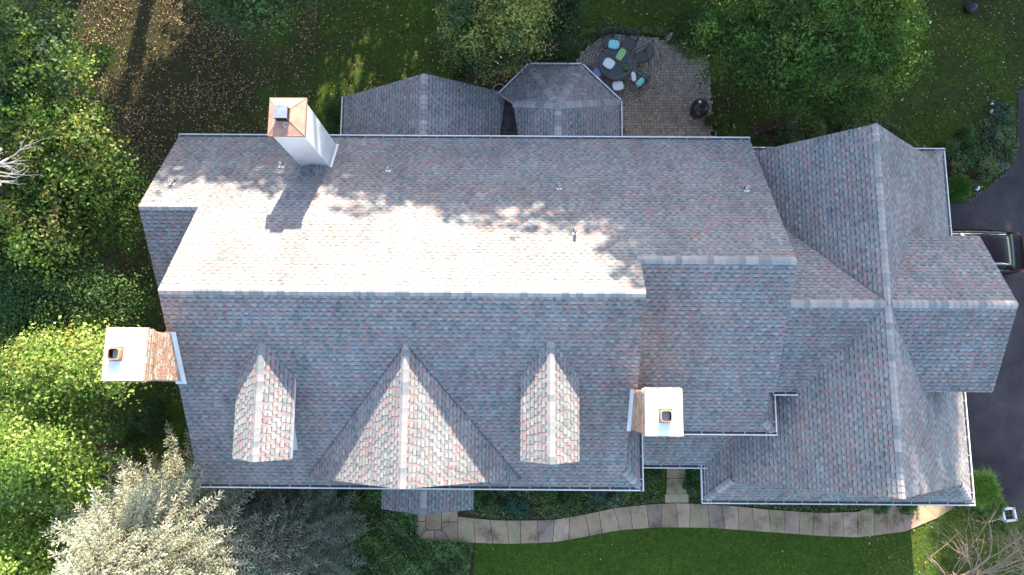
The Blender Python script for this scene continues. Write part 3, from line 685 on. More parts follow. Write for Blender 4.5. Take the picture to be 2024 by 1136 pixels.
for k in range(16): t = 2 * math.pi * k / 16; b.tube([(.09 * math.cos(t), .09 * math.sin(t), .725), (.7 * math.cos(t), .7 * math.sin(t), .727)], .007, 4)
for r in (.2, .32, .44): b.tube([(r * math.cos(t), r * math.sin(t), .726) for t in np.linspace(0, 2 * math.pi, 30)], .006, 4)
b.build('lattice', M['iron'], table)
for k in range(4): t = math.pi / 4 + k * math.pi / 2; b = MB(); b.tube([(.25 * math.cos(t), .25 * math.sin(t), .70), (.3 * math.cos(t), .3 * math.sin(t), .3), (.5 * math.cos(t), .5 * math.sin(t), 0)], .025, 6); b.build('leg', M['iron'], table)
CH = [((1203, 82), 'grey metal patio chair at the top left of the table, under the turquoise striped cushion'),
      ((1243, 85), 'empty grey lattice chair above the table, beside the turquoise-cushioned chair'),
      ((1270, 112), 'empty grey lattice chair right of the table, nearest the open paving'),
      ((1262, 160), 'grey metal chair below right of the table, holding a turquoise cushion'),
      ((1220, 172), 'grey metal chair below the table with a white dotted cushion on its seat'),
      ((1180, 144), 'grey metal chair left of the table by the bay roof, with a blue cushion')]
proto = chair(); proto.scale = (1.12, 1.12, 1.05); seats = []
for i, ((px, py), lab) in enumerate(CH):
    p = at(px, py, G + .45); p.z = G; d = tb - p; rz = math.atan2(d.y, d.x) - math.pi / 2
    if i == 0: proto.location = p; proto.rotation_euler = (0, 0, rz); proto['label'] = lab
    else: dup(proto, p, rz, lab)
    seats.append((p, rz))
def cush_mat(name, base, second, mode):
    m, n, l, b = nt(name, .9, .1); v = n.new('ShaderNodeTexCoord').outputs['Object']
    if mode == 'dots':
        t = n.new('ShaderNodeTexVoronoi'); t.inputs['Scale'].default_value = 7.5; t.inputs['Randomness'].default_value = .25; l.new(v, t.inputs[0]); c = ramp(n, l, t.outputs['Distance'], [(.26, second), (.36, base)])
    else:
        t = n.new('ShaderNodeTexWave'); t.inputs['Scale'].default_value = 3.2; l.new(v, t.inputs[0]); c = ramp(n, l, t.outputs[1], [(.35, second), (.6, base)])
    l.new(c, b.inputs['Base Color']); return m
CM = {'white': cush_mat('dotted_cushion', (.88, .90, .88), (.50, .58, .68), 'dots'), 'turq': cush_mat('turquoise_cushion', (.16, .66, .68), (.50, .82, .80), 'wave'),
      'green': cush_mat('green_stripe_cushion', (.24, .46, .16), (.45, .66, .30), 'wave'), 'blue': cush_mat('blue_cushion', (.20, .25, .50), (.33, .36, .62), 'wave')}
def cushion(loc, rz, w, d, m, label, tilt=(0, 0), h=.09):
    b = MB(); N_ = 12; T_ = [];
    def P(i, j, s):
        u, v_ = i / N_ * 2 - 1, j / N_ * 2 - 1; e = (1 - u ** 4) * (1 - v_ ** 4); k = 1 - .1 * (u * u * v_ * v_) * 2
        tuft = -.25 * sum(math.exp(-((u - a) ** 2 + (v_ - c) ** 2) * 60) for a in (-.4, .4) for c in (-.4, .4))
        return Vector((u * w / 2 * k, v_ * d / 2 * k, h / 2 + s * h / 2 * (max(0, e) ** .4 * (1 + tuft * (s > 0)))))
    for s in (1, -1):
        for i in range(N_):
            for j in range(N_):
                q = [P(i, j, s), P(i + 1, j, s), P(i + 1, j + 1, s), P(i, j + 1, s)]; b.face(q if s > 0 else q[::-1])
    o = b.build('cushion', CM[m], None, loc, smooth=True, weld=True); o.rotation_euler = (tilt[0], tilt[1], rz); tag(o, label, 'cushion', 'outdoor cushions on the patio set')
    return o
p = at(1213, 88, G + .8); cushion(p, -.15, .48, .40, 'turq', 'turquoise striped cushion propped on the chair at the top of the table', (.35, 0))
p = at(1203, 126, G + .74); cushion(p, -.6, .50, .48, 'white', 'white cushion with grey dots lying on the tabletop')
p = at(1227, 108, G + .76); cushion(p, -.55, .34, .58, 'green', 'green striped cushion lying on the tabletop', (.12, .05))
p = at(1221, 170, G + .46); cushion(p, .1, .50, .46, 'white', 'white dotted cushion on the chair below the table')
p = at(1251, 152, G + .52); cushion(p, .1, .24, .46, 'white', 'narrow white dotted cushion standing between table and turquoise cushion', (0, .5))
p = at(1264, 163, G + .50); cushion(p, -.75, .26, .50, 'turq', 'turquoise cushion tilted on the chair below right of the table', (0, .5))
p = at(1181, 143, G + .46); cushion(p, .5, .30, .46, 'blue', 'pale blue cushion on the chair beside the bay roof', (0, -.3))
def small_plant(loc, r, h, n, cols, label, cat='plant', name='plant', lsz=.06, parent=None, group=None, flat=.6):
    rg = np.random.default_rng(abs(int(loc[0] * 1000 + loc[1] * 77)) % 99991); d = unit(rg.normal(size=(n, 3))); d[:, 2] = abs(d[:, 2]); rad = rg.random(n) ** .4
    P = d * rad[:, None] * np.array([r, r, h]) + np.array([0, 0, .02]); N = d + rg.normal(size=(n, 3)) * .5 + [0, 0, flat]
    C = np.array(cols)[rg.integers(0, len(cols), n)] * rg.uniform(.75, 1.25, (n, 1))
    V = leaf_quads(P, N, rg.uniform(.7, 1.3, n) * lsz, rg.uniform(.5, .8, n) * lsz, rg); me = quads_mesh(name, V, C, M['leaf'])
    o = link(name, me, parent, None if parent else loc)
    if parent: o.location = loc
    else: tag(o, label, cat, group)
    return o
p = at(1236, 134, G + .74); small_plant(p, .15, .14, 260, [(.28, .30, .04), (.10, .20, .03), (.35, .28, .03)], 'small yellow flowering plant on the patio table', lsz=.05)
# grill under a black cover
gp = at(1384, 212, G + .6); gp.z = G
b = MB(); wob = lambda k, z: 1 + .035 * math.sin(k * 5.1) + (.05 * math.sin(k * 3) if z < .4 else 0)
b.lathe([(.30, 0), (.33, .25), (.36, .45), (.385, .55), (.37, .66), (.30, .77), (.18, .84), (.07, .865), (.001, .87)], 28, wob=wob)
gr = b.build('barbecue', M['dark'], None, gp, smooth=True, weld=True); tag(gr, 'kettle barbecue under a black cover on the paving', 'barbecue')
b = MB(); b.tube([(-.08, 0, .86), (-.06, 0, .9), (.06, 0, .9), (.08, 0, .86)], .015, 6); b.build('handle', M['dark'], gr)
b = MB(); b.box(-.12, .06, -.42, -.3, .42, .54, taper=.02); b.build('side_flap', M['dark'], gr)
def pot(px, py, r, h, label, fill=None):
    p = at(px, py, G + h); p.z = G + .04; b = MB(); b.lathe([(r * .7, 0), (r * .95, h * .8), (r, h * .82), (r, h), (r * .84, h), (r * .82, h - .06)], 24)
    o = b.build('plant_pot', M['pot'], None, p, smooth=False, weld=True); tag(o, label, 'plant pot', 'round pots on the patio edge'); s = MB(); s.lathe([(.001, h - .06), (r * .83, h - .06)], 20); s.build('soil', M['soil'], o)
    if fill: small_plant(Vector((0, 0, h - .06)), r * 1.0, .22, 160, fill, None, parent=o, name='foliage', lsz=.08)
pot(987, 178, .30, .45, 'large round stone pot in the bed between sunroom and bay')
pot(1409, 264, .16, .32, 'small round pale pot beside the patio at the house eave')
pot(1229, 260, .17, .35, 'round pot with green plant in the corner by the bay roof', [(.06, .13, .03), (.1, .17, .05)])

# ------------------------------------------------------------------ FOLIAGE
def crown(rng, c, rad, nclump, nleaf, lsz, cols, asp=.6, clump_r=.38, lobes=7, up=.7, zmin=-.35, shell=.45, flat=.55):
    c = np.array(c, float); rad = np.array(rad, float)
    d = unit(rng.normal(size=(nclump * 3, 3))); d = d[d[:, 2] > zmin][:nclump]; m = len(d)
    ld = unit(rng.normal(size=(lobes, 3)) * [1, 1, .6]); lob = .70 + .42 * np.max(np.clip(d @ ld.T, 0, 1) ** 6, axis=1) + rng.normal(size=m) * .05
    r = (shell + (1 - shell) * rng.random(m) ** .7) * lob
    P0 = c + d * r[:, None] * rad; 
    cc = np.array(cols)[rng.integers(0, len(cols), m)] * rng.uniform(.6, 1.4, (m, 1))
    idx = np.repeat(np.arange(m), nleaf); n = len(idx)
    el = rng.random(m) * math.pi; st_ = 1 + .7 * rng.random(m); e1 = np.stack([np.cos(el), np.sin(el)], 1)[idx]
    off = rng.normal(size=(n, 3)) * clump_r * .5 * [1, 1, flat * .7]; al = (off[:, :2] * e1).sum(1, keepdims=True); off[:, :2] += e1 * al * (st_[idx] - .4)[:, None]; off[:, 2] -= .3 * (off[:, 0] ** 2 + off[:, 1] ** 2) / clump_r
    P = P0[idx] + off; N = d[idx] * .5 + rng.normal(size=(n, 3)) * .45 + [0, 0, up]
    C = cc[idx] * rng.uniform(.7, 1.35, (n, 1)); L = lsz * rng.uniform(.65, 1.3, n)
    return leaf_quads(P, N, L, L * asp * rng.uniform(.8, 1.2, n), rng), C, P0
def tree(name, px, py, zc, rad, label, cols, nclump=260, nleaf=60, lsz=.12, asp=.6, group=None, seed=1, trunk_r=.16, mat='leaf', bark='bark', lean=0, **k):
    rng = np.random.default_rng(seed); c = at(px, py, zc); base = Vector((c.x, c.y + lean, G)); r = empty(name, base, label, 'tree', group)
    V, C, P0 = crown(rng, (0, -lean, zc - G), rad, nclump, nleaf, lsz, cols, asp, **k)
    link('crown', quads_mesh('crown', V, C, M[mat]), r)
    b = MB(); H_ = zc - G; b.tube([(0, 0, 0), (.05, .03 - lean * .3, H_ * .5), (0, -lean, H_)], [trunk_r, trunk_r * .75, trunk_r * .45], 8)
    for p in P0[::max(1, len(P0) // 36)]:
        hq = H_ * .55 + rng.uniform(0, H_ * .35); q = np.array([0, -lean * (.3 + .7 * (hq / H_ - .5) * 2), hq]); m_ = (q + p) / 2 + rng.normal(size=3) * .15; b.tube([q, m_, p], [trunk_r * .35, trunk_r * .2, .012], 4, cap=False)
    b.build('trunk', M[bark], r); return r
GA = [(.065, .135, .016), (.095, .165, .022), (.04, .085, .014), (.15, .21, .03)]  # greens with shade put into the leaf colour
GB = [(.17, .27, .04), (.23, .33, .06), (.12, .20, .028), (.32, .38, .10)]  # brighter greens with sunlight put into the leaf colour
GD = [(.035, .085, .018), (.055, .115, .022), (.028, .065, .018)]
WG = 'broadleaf trees of the wood left of the house'
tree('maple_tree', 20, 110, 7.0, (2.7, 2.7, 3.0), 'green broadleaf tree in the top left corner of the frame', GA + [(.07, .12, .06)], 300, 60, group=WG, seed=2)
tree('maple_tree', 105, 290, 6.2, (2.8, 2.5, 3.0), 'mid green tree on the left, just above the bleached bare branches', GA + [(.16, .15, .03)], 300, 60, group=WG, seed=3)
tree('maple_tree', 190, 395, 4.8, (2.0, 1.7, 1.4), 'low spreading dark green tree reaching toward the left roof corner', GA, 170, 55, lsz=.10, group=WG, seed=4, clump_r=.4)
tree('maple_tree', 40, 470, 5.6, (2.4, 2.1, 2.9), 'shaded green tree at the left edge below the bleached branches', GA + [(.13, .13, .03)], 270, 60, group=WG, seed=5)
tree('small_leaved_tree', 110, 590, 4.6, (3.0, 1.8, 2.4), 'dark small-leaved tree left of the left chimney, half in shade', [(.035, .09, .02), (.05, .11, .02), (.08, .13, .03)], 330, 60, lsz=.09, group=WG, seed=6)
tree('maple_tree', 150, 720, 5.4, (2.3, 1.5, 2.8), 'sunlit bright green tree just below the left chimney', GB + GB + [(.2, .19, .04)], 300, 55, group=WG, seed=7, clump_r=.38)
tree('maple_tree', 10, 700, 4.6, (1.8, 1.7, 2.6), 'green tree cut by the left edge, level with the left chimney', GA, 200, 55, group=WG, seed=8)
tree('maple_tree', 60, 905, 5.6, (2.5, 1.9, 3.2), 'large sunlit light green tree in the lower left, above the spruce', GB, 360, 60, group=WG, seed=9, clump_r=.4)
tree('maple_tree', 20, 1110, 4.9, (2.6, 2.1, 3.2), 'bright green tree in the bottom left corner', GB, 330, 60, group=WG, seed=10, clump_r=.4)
tree('maple_tree', 490, -60, 7.0, (2.9, 2.0, 1.6), 'dark green tree dipping into the top edge above the stucco chimney', GD + [(.05, .10, .03)], 200, 55, group=None, seed=12, lean=7)
tree('false_cypress', 935, 65, 4.2, (1.05, 1.3, 2.2), 'soft conifer with olive tips, left half of the pair behind the bay', [(.15, .22, .05), (.27, .28, .07), (.07, .13, .045)], 80, 150, lsz=.12, asp=.45, up=.2, seed=13, clump_r=.34, shell=.7, lobes=7, group='pair of soft conifers behind the bay')
tree('false_cypress', 1015, 40, 4.6, (1.35, 1.7, 2.4), 'taller yellow-tipped conifer, right half of the pair behind the bay', [(.31, .31, .07), (.16, .23, .05), (.42, .39, .10), (.07, .13, .04)], 100, 150, lsz=.12, asp=.45, up=.2, seed=14, clump_r=.38, shell=.7, lobes=7, group='pair of soft conifers behind the bay')
tree('false_cypress', 1090, 20, 3.4, (1.1, 1.2, 1.4), 'small dark green conifer at the top between tipped conifer and patio', [(.05, .09, .03), (.07, .11, .035)], 60, 140, lsz=.12, asp=.45, up=.2, seed=15, clump_r=.34, shell=.7)
tree('dogwood_tree', 1600, 70, 4.6, (4.0, 3.2, 3.2), 'broad dense dark green tree shading the right edge of the patio', [(.055, .125, .018), (.075, .155, .024), (.035, .075, .014), (.12, .19, .03)], 780, 60, lsz=.16, asp=.34, seed=16, trunk_r=.2, clump_r=.36, lobes=11, up=.25, shell=.6)
# blue spruces
def spruce(x, y, ztop, rbase, label, seed, lv=22, sil=(1, 1, 1)):
    rng = np.random.default_rng(seed); base = Vector((x, y, G)); r = empty('blue_spruce', base, label, 'tree', 'blue spruces at the front left corner'); H_ = ztop - G
    tr = MB(); tr.tube([(0, 0, 0), (0, 0, H_)], [.16, .02], 8); Ps, Ds, Ls, Gs = [], [], [], []
    for i in range(lv):
        f = (i + .5) / lv; z = .5 + f * (H_ - .6); R_ = rbase * (1 - f ** 3.4) * .98 + .12; nb = max(4, int(12 - 5 * f))
        for k in range(nb):
            t = 2 * math.pi * (k + rng.random() * .7 + i * .37) / nb; Rb = R_ * rng.uniform(.72, 1.12); d = np.array([math.cos(t), math.sin(t), 0.]); s = np.array([-d[1], d[0], 0.])
            lift = rng.uniform(.0, .22); tip = d * Rb + np.array([0, 0, lift * Rb * .6 - .12 * Rb])
            q = np.array([0, 0, z]); tr.tube([q, q + tip * .5 - [0, 0, .05], q + tip], [.03, .018, .006], 4, cap=False)
            m = int(Rb / .13)
            for j in range(m):
                g = (j + .6) / m
                if g < .18: continue
                pb = q + tip * g
                for sd_ in (-1, 1):
                    ln = (.18 + .55 * (1 - g) * min(1, Rb / 2)) * rng.uniform(.7, 1.25); dr = unit(d * .75 + s * sd_ * .8 + np.array([0, 0, rng.uniform(-.1, .3)])); ns = max(1, int(ln / .13))
                    for w in range(ns):
                        Ps.append(pb + dr * ln * (w / ns)); Ds.append(dr + rng.normal(size=3) * .12); Ls.append(.17); Gs.append(g * .7 + .3 * w / ns)
                        if w and ns > 1:
                            for s2 in (-1, 1): Ps.append(pb + dr * ln * (w / ns)); Ds.append(unit(dr + np.cross(dr, [0, 0, 1]) * s2 * .9 + [0, 0, .1])); Ls.append(.13); Gs.append(g * .7 + .3 * w / ns)
            for w in range(2): Ps.append(q + tip * (1 - .05 * w)); Ds.append(d + rng.normal(size=3) * .15 + [0, 0, .25]); Ls.append(.2); Gs.append(1)
    Ps, Ds, Ls = np.array(Ps), unit(np.array(Ds)), np.array(Ls)
    w0 = Ps + np.array(base)
    keep = ~((w0[:, 0] > -10.45) & (w0[:, 0] < 4) & (w0[:, 1] > -3.0) & (w0[:, 2] < ZR - SSo * (YR - w0[:, 1]) + .1)); Ps, Ds, Ls = Ps[keep], Ds[keep], Ls[keep]; Gs = np.array(Gs)[keep]
    # every shoot: a bottle brush of short needles in fans
    nn = 9; n = len(Ps); idx = np.repeat(np.arange(n), nn); g = np.tile(np.linspace(.05, 1, nn), n); D = Ds[idx]; a = unit(np.cross(D, rng.normal(size=D.shape)))
    P1 = Ps[idx] + D * (Ls[idx] * g)[:, None]; nd = unit(a + D * .8 + np.array([0, 0, .25])); ln = (.055 * rng.uniform(.8, 1.3, len(idx)))[:, None]; wd = np.cross(nd, D) ; wd = unit(wd) * .009
    V = np.stack([P1 - wd, P1 + wd, P1 + nd * ln + wd * .6, P1 + nd * ln - wd * .6], 1)
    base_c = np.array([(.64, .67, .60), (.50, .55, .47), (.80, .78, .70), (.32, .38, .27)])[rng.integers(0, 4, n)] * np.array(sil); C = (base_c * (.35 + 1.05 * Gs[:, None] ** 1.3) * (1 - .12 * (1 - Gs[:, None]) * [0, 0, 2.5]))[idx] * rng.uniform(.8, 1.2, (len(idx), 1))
    # brown woody core of each shoot
    sh = unit(np.cross(Ds, [0, 0, 1.0])) * .012; V2 = np.stack([Ps - sh, Ps + sh, Ps + Ds * Ls[:, None] + sh * .5, Ps + Ds * Ls[:, None] - sh * .5], 1); C2 = np.tile(np.array([[.36, .30, .24]]), (n, 1)) * rng.uniform(.7, 1.3, (n, 1))
    link('crown', quads_mesh('crown', np.concatenate([V, V2]), np.concatenate([C, C2]), M['needle']), r); tr.build('trunk', M['bark'], r); print('spruce shoots', n)
spruce(-11.8, -5.4, 9.4, 3.9, 'large silver-blue spruce in full sun at the bottom left, leaning over the roof corner', 31, 30)
spruce(-8.3, -5.5, 5.0, 2.6, 'smaller blue spruce in the shade of the house, right of the sunlit one', 32, 16, (.20, .34, .30))  # house shade is also put into its darker needle tint
# shrubs and plants round the house
def shrub(px, py, r, h, cols, label, n=2600, lsz=.07, name='shrub', grp=None, asp=.6, cat='shrub'):
    p = at(px, py, G + h * .6); rg = np.random.default_rng(int(px * 7 + py)); m = max(8, int(n / 26)); d = unit(rg.normal(size=(m, 3))); d[:, 2] = abs(d[:, 2])
    P0 = d * (.72 + .28 * rg.random((m, 1))) * np.array([r, r, h]) * (1 + .12 * np.sin(d[:, :1] * 7 + px)); idx = np.repeat(np.arange(m), 26)
    P = P0[idx] + rg.normal(size=(len(idx), 3)) * [r * .14, r * .14, h * .1]; P[:, 2] = abs(P[:, 2]); N = d[idx] + rg.normal(size=(len(idx), 3)) * .5 + [0, 0, .4]
    cc = np.array(cols)[rg.integers(0, len(cols), m)]; C = cc[idx] * rg.uniform(.65, 1.35, (len(idx), 1)); L = lsz * rg.uniform(.7, 1.3, len(idx))
    e = empty(name, (p.x, p.y, G), label, cat, grp); link('foliage', quads_mesh('foliage', leaf_quads(P, N, L, L * asp, rg), C, M['leaf']), e)
    b = MB()
    for q in P0[::max(1, m // 9)]: b.tube([(0, 0, 0), tuple(q * .5), tuple(q * .9)], [.02, .012, .005], 4, cap=False)
    b.build('stem', M['bark'], e); return e
shrub(1385, 52, 1.15, 1.5, GD, 'dark clipped hedge mound at the top right of the patio', 5200)
shrub(1262 + 66, 72, .3, .5, [(.12, .20, .05), (.2, .26, .09), (.5, .5, .4)], 'light green bush with white flowers on the top edge of the patio', 600)
shrub(1420, 240, .5, .8, GD, 'dark shrub under the big tree beside the grill', 1400)
shrub(1560, 265, .65, .8, [(.07, .11, .04), (.05, .09, .035)], 'olive shrub between big tree and garage gable', 1800)
shrub(1615, 255, .5, .7, [(.06, .11, .035), (.10, .13, .05)], 'green shrub touching the upper edge of the garage gable', 1300)
shrub(1510, 282, .45, .6, GD, 'dark shrub tucked in the corner right of the main eave', 1100)
shrub(1660, 235, .45, .5, [(.03, .10, .03), (.05, .13, .03)], 'dark green mound below the big tree by the garage', 1100)
shrub(1878, 288, .38, .95, [(.035, .09, .018), (.06, .13, .02)], 'rounded clipped evergreen standing by the garage corner', 2400, .05, 'boxwood')
shrub(1914, 262, .32, .8, [(.04, .10, .02), (.05, .12, .02)], 'smaller clipped evergreen just above right of the rounded one', 1800, .05, 'boxwood')
shrub(1952, 322, .50, .6, [(.13, .17, .05), (.18, .22, .08), (.08, .13, .04)], 'yellow-green shrub at the driveway edge', 1700)
shrub(1985, 326, .26, .3, [(.16, .24, .24), (.22, .3, .28)], 'silver blue-leaved plant right beside the driveway', 300, .12, 'plant', cat='plant')
shrub(1922, 350, .24, .3, [(.20, .02, .02), (.14, .015, .02)], 'dark red-leaved plant above the spiky grass', 350, .07, 'plant', cat='plant')
shrub(1925, 300, .55, .5, [(.05, .11, .03), (.08, .13, .04)], 'loose green perennial in the middle of the driveway bed', 1600, .09)
shrub(1968, 268, .55, .5, [(.09, .14, .07), (.13, .17, .10), (.06, .1, .04)], 'grey-green perennial near the top of the driveway bed', 1600, .08)
shrub(1985, 220, .5, .45, [(.06, .12, .06), (.10, .15, .10)], 'blue-green plant at the upper end of the driveway bed', 1300, .08)
shrub(1165, 65, .45, .5, [(.05, .11, .03), (.09, .15, .03), (.2, .2, .05)], 'leafy green plant at the top left edge of the patio', 900, .08)
shrub(1120, 100, .55, .55, [(.04, .10, .03), (.07, .13, .04)], 'green plant with tiny white flowers above the bay roof', 1200, .07)
shrub(1068, 112, .45, .5, [(.03, .09, .025), (.05, .11, .03)], 'dark green plant directly above the bay roof', 1000, .07)
shrub(905, 130, .5, .5, GD, 'low dark plant at the foot of the soft conifers', 900, .07)
shrub(660, 215, .55, .9, GD, 'dark shrub against the left wall of the sunroom', 1500)
shrub(655, 260, .5, .9, GD, 'dark shrub where the sunroom meets the main eave', 1300)
shrub(290, 830, .8, 1.0, [(.03, .08, .02), (.05, .10, .03)], 'dark shrub below the left chimney beside the wall', 2000)
shrub(230, 870, .8, 1.3, GA, 'green shrub between the lower left trees and the house', 2000)
shrub(1375, 960, .42, .8, GD, 'dark evergreen shrub filling the corner right of the entry path', 1700)
shrub(1380, 935, .38, .9, GD, 'dark evergreen shrub under the entry gutter', 1500)
shrub(1290, 945, .42, .6, [(.05, .10, .03), (.07, .12, .03)], 'green shrub left of the short entry path', 1300)
shrub(1215, 985, .35, .35, [(.14, .16, .15), (.06, .10, .04), (.2, .22, .2)], 'grey-leaved plant below the right dormer by the walk', 500)
shrub(1745, 1000, .33, .6, [(.07, .15, .03), (.10, .17, .05)], 'green leafy plant overhanging the walk near the garage end', 700, .1)
shrub(1798, 1003, .30, .75, [(.05, .11, .03), (.09, .15, .04)], 'tall leafy plant beside the red flowers', 500, .12)
shrub(1812, 990, .24, .55, [(.55, .05, .03), (.6, .14, .03), (.5, .3, .2), (.1, .16, .04)], 'red and orange flowers in a pot under the garage gutter', 320, .09, 'plant', cat='plant')
for i, (px, py, r) in enumerate(((960, 985, .55), (1020, 1000, .5), (1080, 985, .55), (1130, 995, .45), (1180, 975, .4), (1240, 965, .4))):
    shrub(px, py, r, .5 + .1 * (i % 2), [[(.04, .09, .025), (.06, .12, .03)], [(.04, .10, .06), (.05, .11, .07)], [(.06, .12, .03), (.12, .16, .04)]][i % 3],
          ['first bush right of the porch roof, under the gutter', 'blue-green bush between porch roof and right dormer', 'yellow-green bush under the gutter left of the right dormer', 'bush straight below the left side of the right dormer', 'bluish bush straight below the right dormer', 'yellowish bush at the right end of the front bed'][i], 1500, .07, grp='bushes in the front bed under the gutter')
def ogra(px, py, r, h, cols, label, n=1500):
    p = at(px, py, G + h * .5); rg = np.random.default_rng(int(px)); t = rg.random(n) * 2 * math.pi; out = r * rg.uniform(.15, .75, n); hh = h * rg.uniform(.6, 1.05, n); d = np.stack([np.cos(t), np.sin(t), np.zeros(n)], 1); s = np.stack([-np.sin(t), np.cos(t), np.zeros(n)], 1) * .008
    t2 = rg.random(n) * 2 * math.pi; b0 = np.stack([np.cos(t2), np.sin(t2), np.zeros(n)], 1) * (rg.random((n, 1)) ** .5 * r * .55); mid = b0 + d * out[:, None] * .45 + np.array([0, 0, 1.]) * hh[:, None]; tip = b0 + d * out[:, None] + np.array([0, 0, 1.]) * (hh * .62)[:, None]
    V = np.concatenate([np.stack([b0 - s, b0 + s, mid + s, mid - s], 1), np.stack([mid - s, mid + s, tip + s * .2, tip - s * .2], 1)]); C = np.array(cols)[rg.integers(0, len(cols), n)] * rg.uniform(.7, 1.3, (n, 1))
    e = empty('ornamental_grass', (p.x, p.y, G), label, 'grass clump', 'spiky grass clumps by the driveway'); link('blades', quads_mesh('blades', V, np.concatenate([C, C]), M['leaf']), e)
ogra(1893, 372, .62, .6, [(.06, .16, .02), (.10, .20, .03)], 'dark green spiky grass clump at the upper driveway corner')
ogra(1936, 965, .85, .7, [(.13, .27, .03), (.19, .32, .05)], 'bright green grass clump at the lower garage corner', 2600)
ogra(1962, 1000, .6, .5, [(.11, .20, .04), (.16, .22, .06)], 'smaller green grass clump between bright clump and white planter', 1400)

# leafless tree, dead branches
def bare(name, base, dirs, L0, r0, depth, label, mat, seed, spread=.55, up=.1, kids=(3, 4), cat='tree'):
    rg = random.Random(seed); b = MB(); tr = MB()
    def grow(p, d, L, r, k, mb):
        pts = [p]; rad = [r]; seg = 4; q = p.copy(); dd = d.copy()
        for i in range(seg): dd = (dd + Vector((rg.gauss(0, .13), rg.gauss(0, .13), rg.gauss(0, .1)))).normalized(); q = q + dd * L / seg; pts.append(q.copy()); rad.append(r * (1 - .55 * (i + 1) / seg))
        mb.tube(pts, rad, 6 if k == depth else 3 + (k > 1), cap=False)
        if k <= 0: return
        for c in range(rg.randint(*kids) + (1 if k == depth else 0)):
            j = rg.randint(1, seg); nd = (dd + Vector((rg.gauss(0, spread), rg.gauss(0, spread), rg.gauss(up, spread * .6)))).normalized(); grow(pts[j], nd, L * rg.uniform(.5, .85), rad[j] * .6, k - 1, b)
    for d in dirs: grow(Vector((0, 0, 0)), Vector(d).normalized(), L0, r0, depth, tr)
    e = empty(name, base, label, cat); tr.build('trunk', mat, e); b.build('branches', mat, e)
p = at(1885, 1150, G)
bare('leafless_tree', p, [(.9, .5, .45), (-.2, .3, .8), (.15, .55, .75), (.8, .1, .7), (-.55, .25, .75)], 2.5, .06, 4, 'leafless young tree with pale brown twigs in the bottom right corner', M['twig'], 5, .6, .05)
p = at(2015, 1120, G)
bare('leafless_tree', p, [(.3, .25, .8), (-.1, .4, .8), (.4, -.2, .8), (-.5, .15, .8), (-.2, -.3, .9)], 1.7, .045, 4, 'dense leafless pinkish shrub cut by the right edge at the bottom', M['twig'], 6, .65, .05, cat='shrub')
p = at(-45, 345, 8.6)
bare('dead_branch', p, [(1, .35, .05), (.9, -.1, .1), (.7, .7, .1)], 1.1, .065, 2, 'bleached leafless branches poking in from the left edge', M['dead'], 9, .45, .02, (2, 3), cat='branch')
b = MB(); b.tube([(0, 0, 0), (-.6, -.2, -3), (-1.2, -.3, -8.6 + G + .2)], [.05, .12, .2], 7); o = b.build('trunk', M['bark'], bpy.data.objects['dead_branch'])

# white planter
p = at(1991, 1016, G + .3); p.z = G; b = MB(); w = .24
for k in range(4):
    T = Matrix.Rotation(k * math.pi / 2 + .12, 4, 'Z'); b.box(-w, w, w - .04, w, 0, .42, T=T); b.box(-w - .02, w + .02, w - .05, w + .03, .42, .45, T=T)
o = b.build('planter', M['trim'], None, p); tag(o, 'white square open planter by the bottom of the driveway', 'planter'); q = MB(); q.box(-w + .05, w - .05, -w + .05, w - .05, .05, .3, T=Matrix.Rotation(.12, 4, 'Z')); q.build('soil', M['mulch'], o)
small_plant(Vector((0, 0, .3)), .17, .12, 120, [(.16, .08, .06), (.12, .12, .05)], None, parent=o, name='foliage', lsz=.06)
p = at(1920, 12, G + .3); p.z = G; b = MB(); b.lathe([(.2, 0), (.22, .3), (.25, .32), (.25, .4), (.18, .46), (.05, .5), (.001, .5)], 18); o = b.build('fire_pit', M['dark'], None, p, smooth=True, weld=True); tag(o, 'small round dark lidded bin on the lawn near the top right corner', 'bin')
b = MB(); b.lathe([(.27, .30), (.28, .33), (.27, .36), (.25, .36)], 18); b.build('rim', M['iron'], o)
# pale stones
rg = random.Random(4)
for i, (px, py, s, lab) in enumerate(((1932, 372, .14, 'largest white stone at the driveway edge beside the spiky grass'), (1866, 332, .10, 'white round stone against the garage wall'), (1960, 220, .12, 'white stone in the upper driveway bed'), (1961, 205, .08, 'smaller pale stone above the white stone in the driveway bed'))):
    p = at(px, py, G + .05); b = MB(); b.lathe([(.001, 1.0), (.6, .8), (.95, .4), (1, .1), (.9, -.2)], 9, wob=lambda k, z: 1 + .15 * math.sin(k * 2.3 + i)); o = b.build('stone', M['cap'], None, p, smooth=True, weld=True); o.scale = (s, s * .6, s * .5); o.rotation_euler = (0, 0, rg.random() * 3); tag(o, lab, 'stone', 'pale garden stones')
st = MB()
for u in np.linspace(0, 1, 90):
    q = lerp_path(A((2006, 300), (1990, 338), (1948, 373), (1910, 399)), u); T = Matrix.Translation((q.x + rg.gauss(0, .05), q.y + rg.gauss(0, .05), G + .02)) @ Matrix.Rotation(rg.random() * 3, 4, 'Z'); s = rg.uniform(.015, .035); st.box(-s, s, -s * .7, s * .7, 0, s, 0, rg.choice([(.16, .13, .11), (.11, .09, .08), (.24, .2, .17)]), T, taper=s * .3)
tag(st.build('stone_edging', M['tintrough']), 'line of small pale stones edging the driveway bed', 'edging', kind='stuff')
st = MB()
for i in range(13): q = lerp_path(A((1188, 62), (1250, 60), (1300, 66), (1360, 80)), i / 12); T = Matrix.Translation((q.x, q.y, G)) @ Matrix.Rotation(rg.random(), 4, 'Z'); st.box(-.11, .11, -.08, .08, 0, .1, 0, (.16, .14, .10), T, taper=.03)
tag(st.build('stone_edging', M['tintrough']), 'row of mossy stones along the top of the patio', 'edging', kind='stuff')

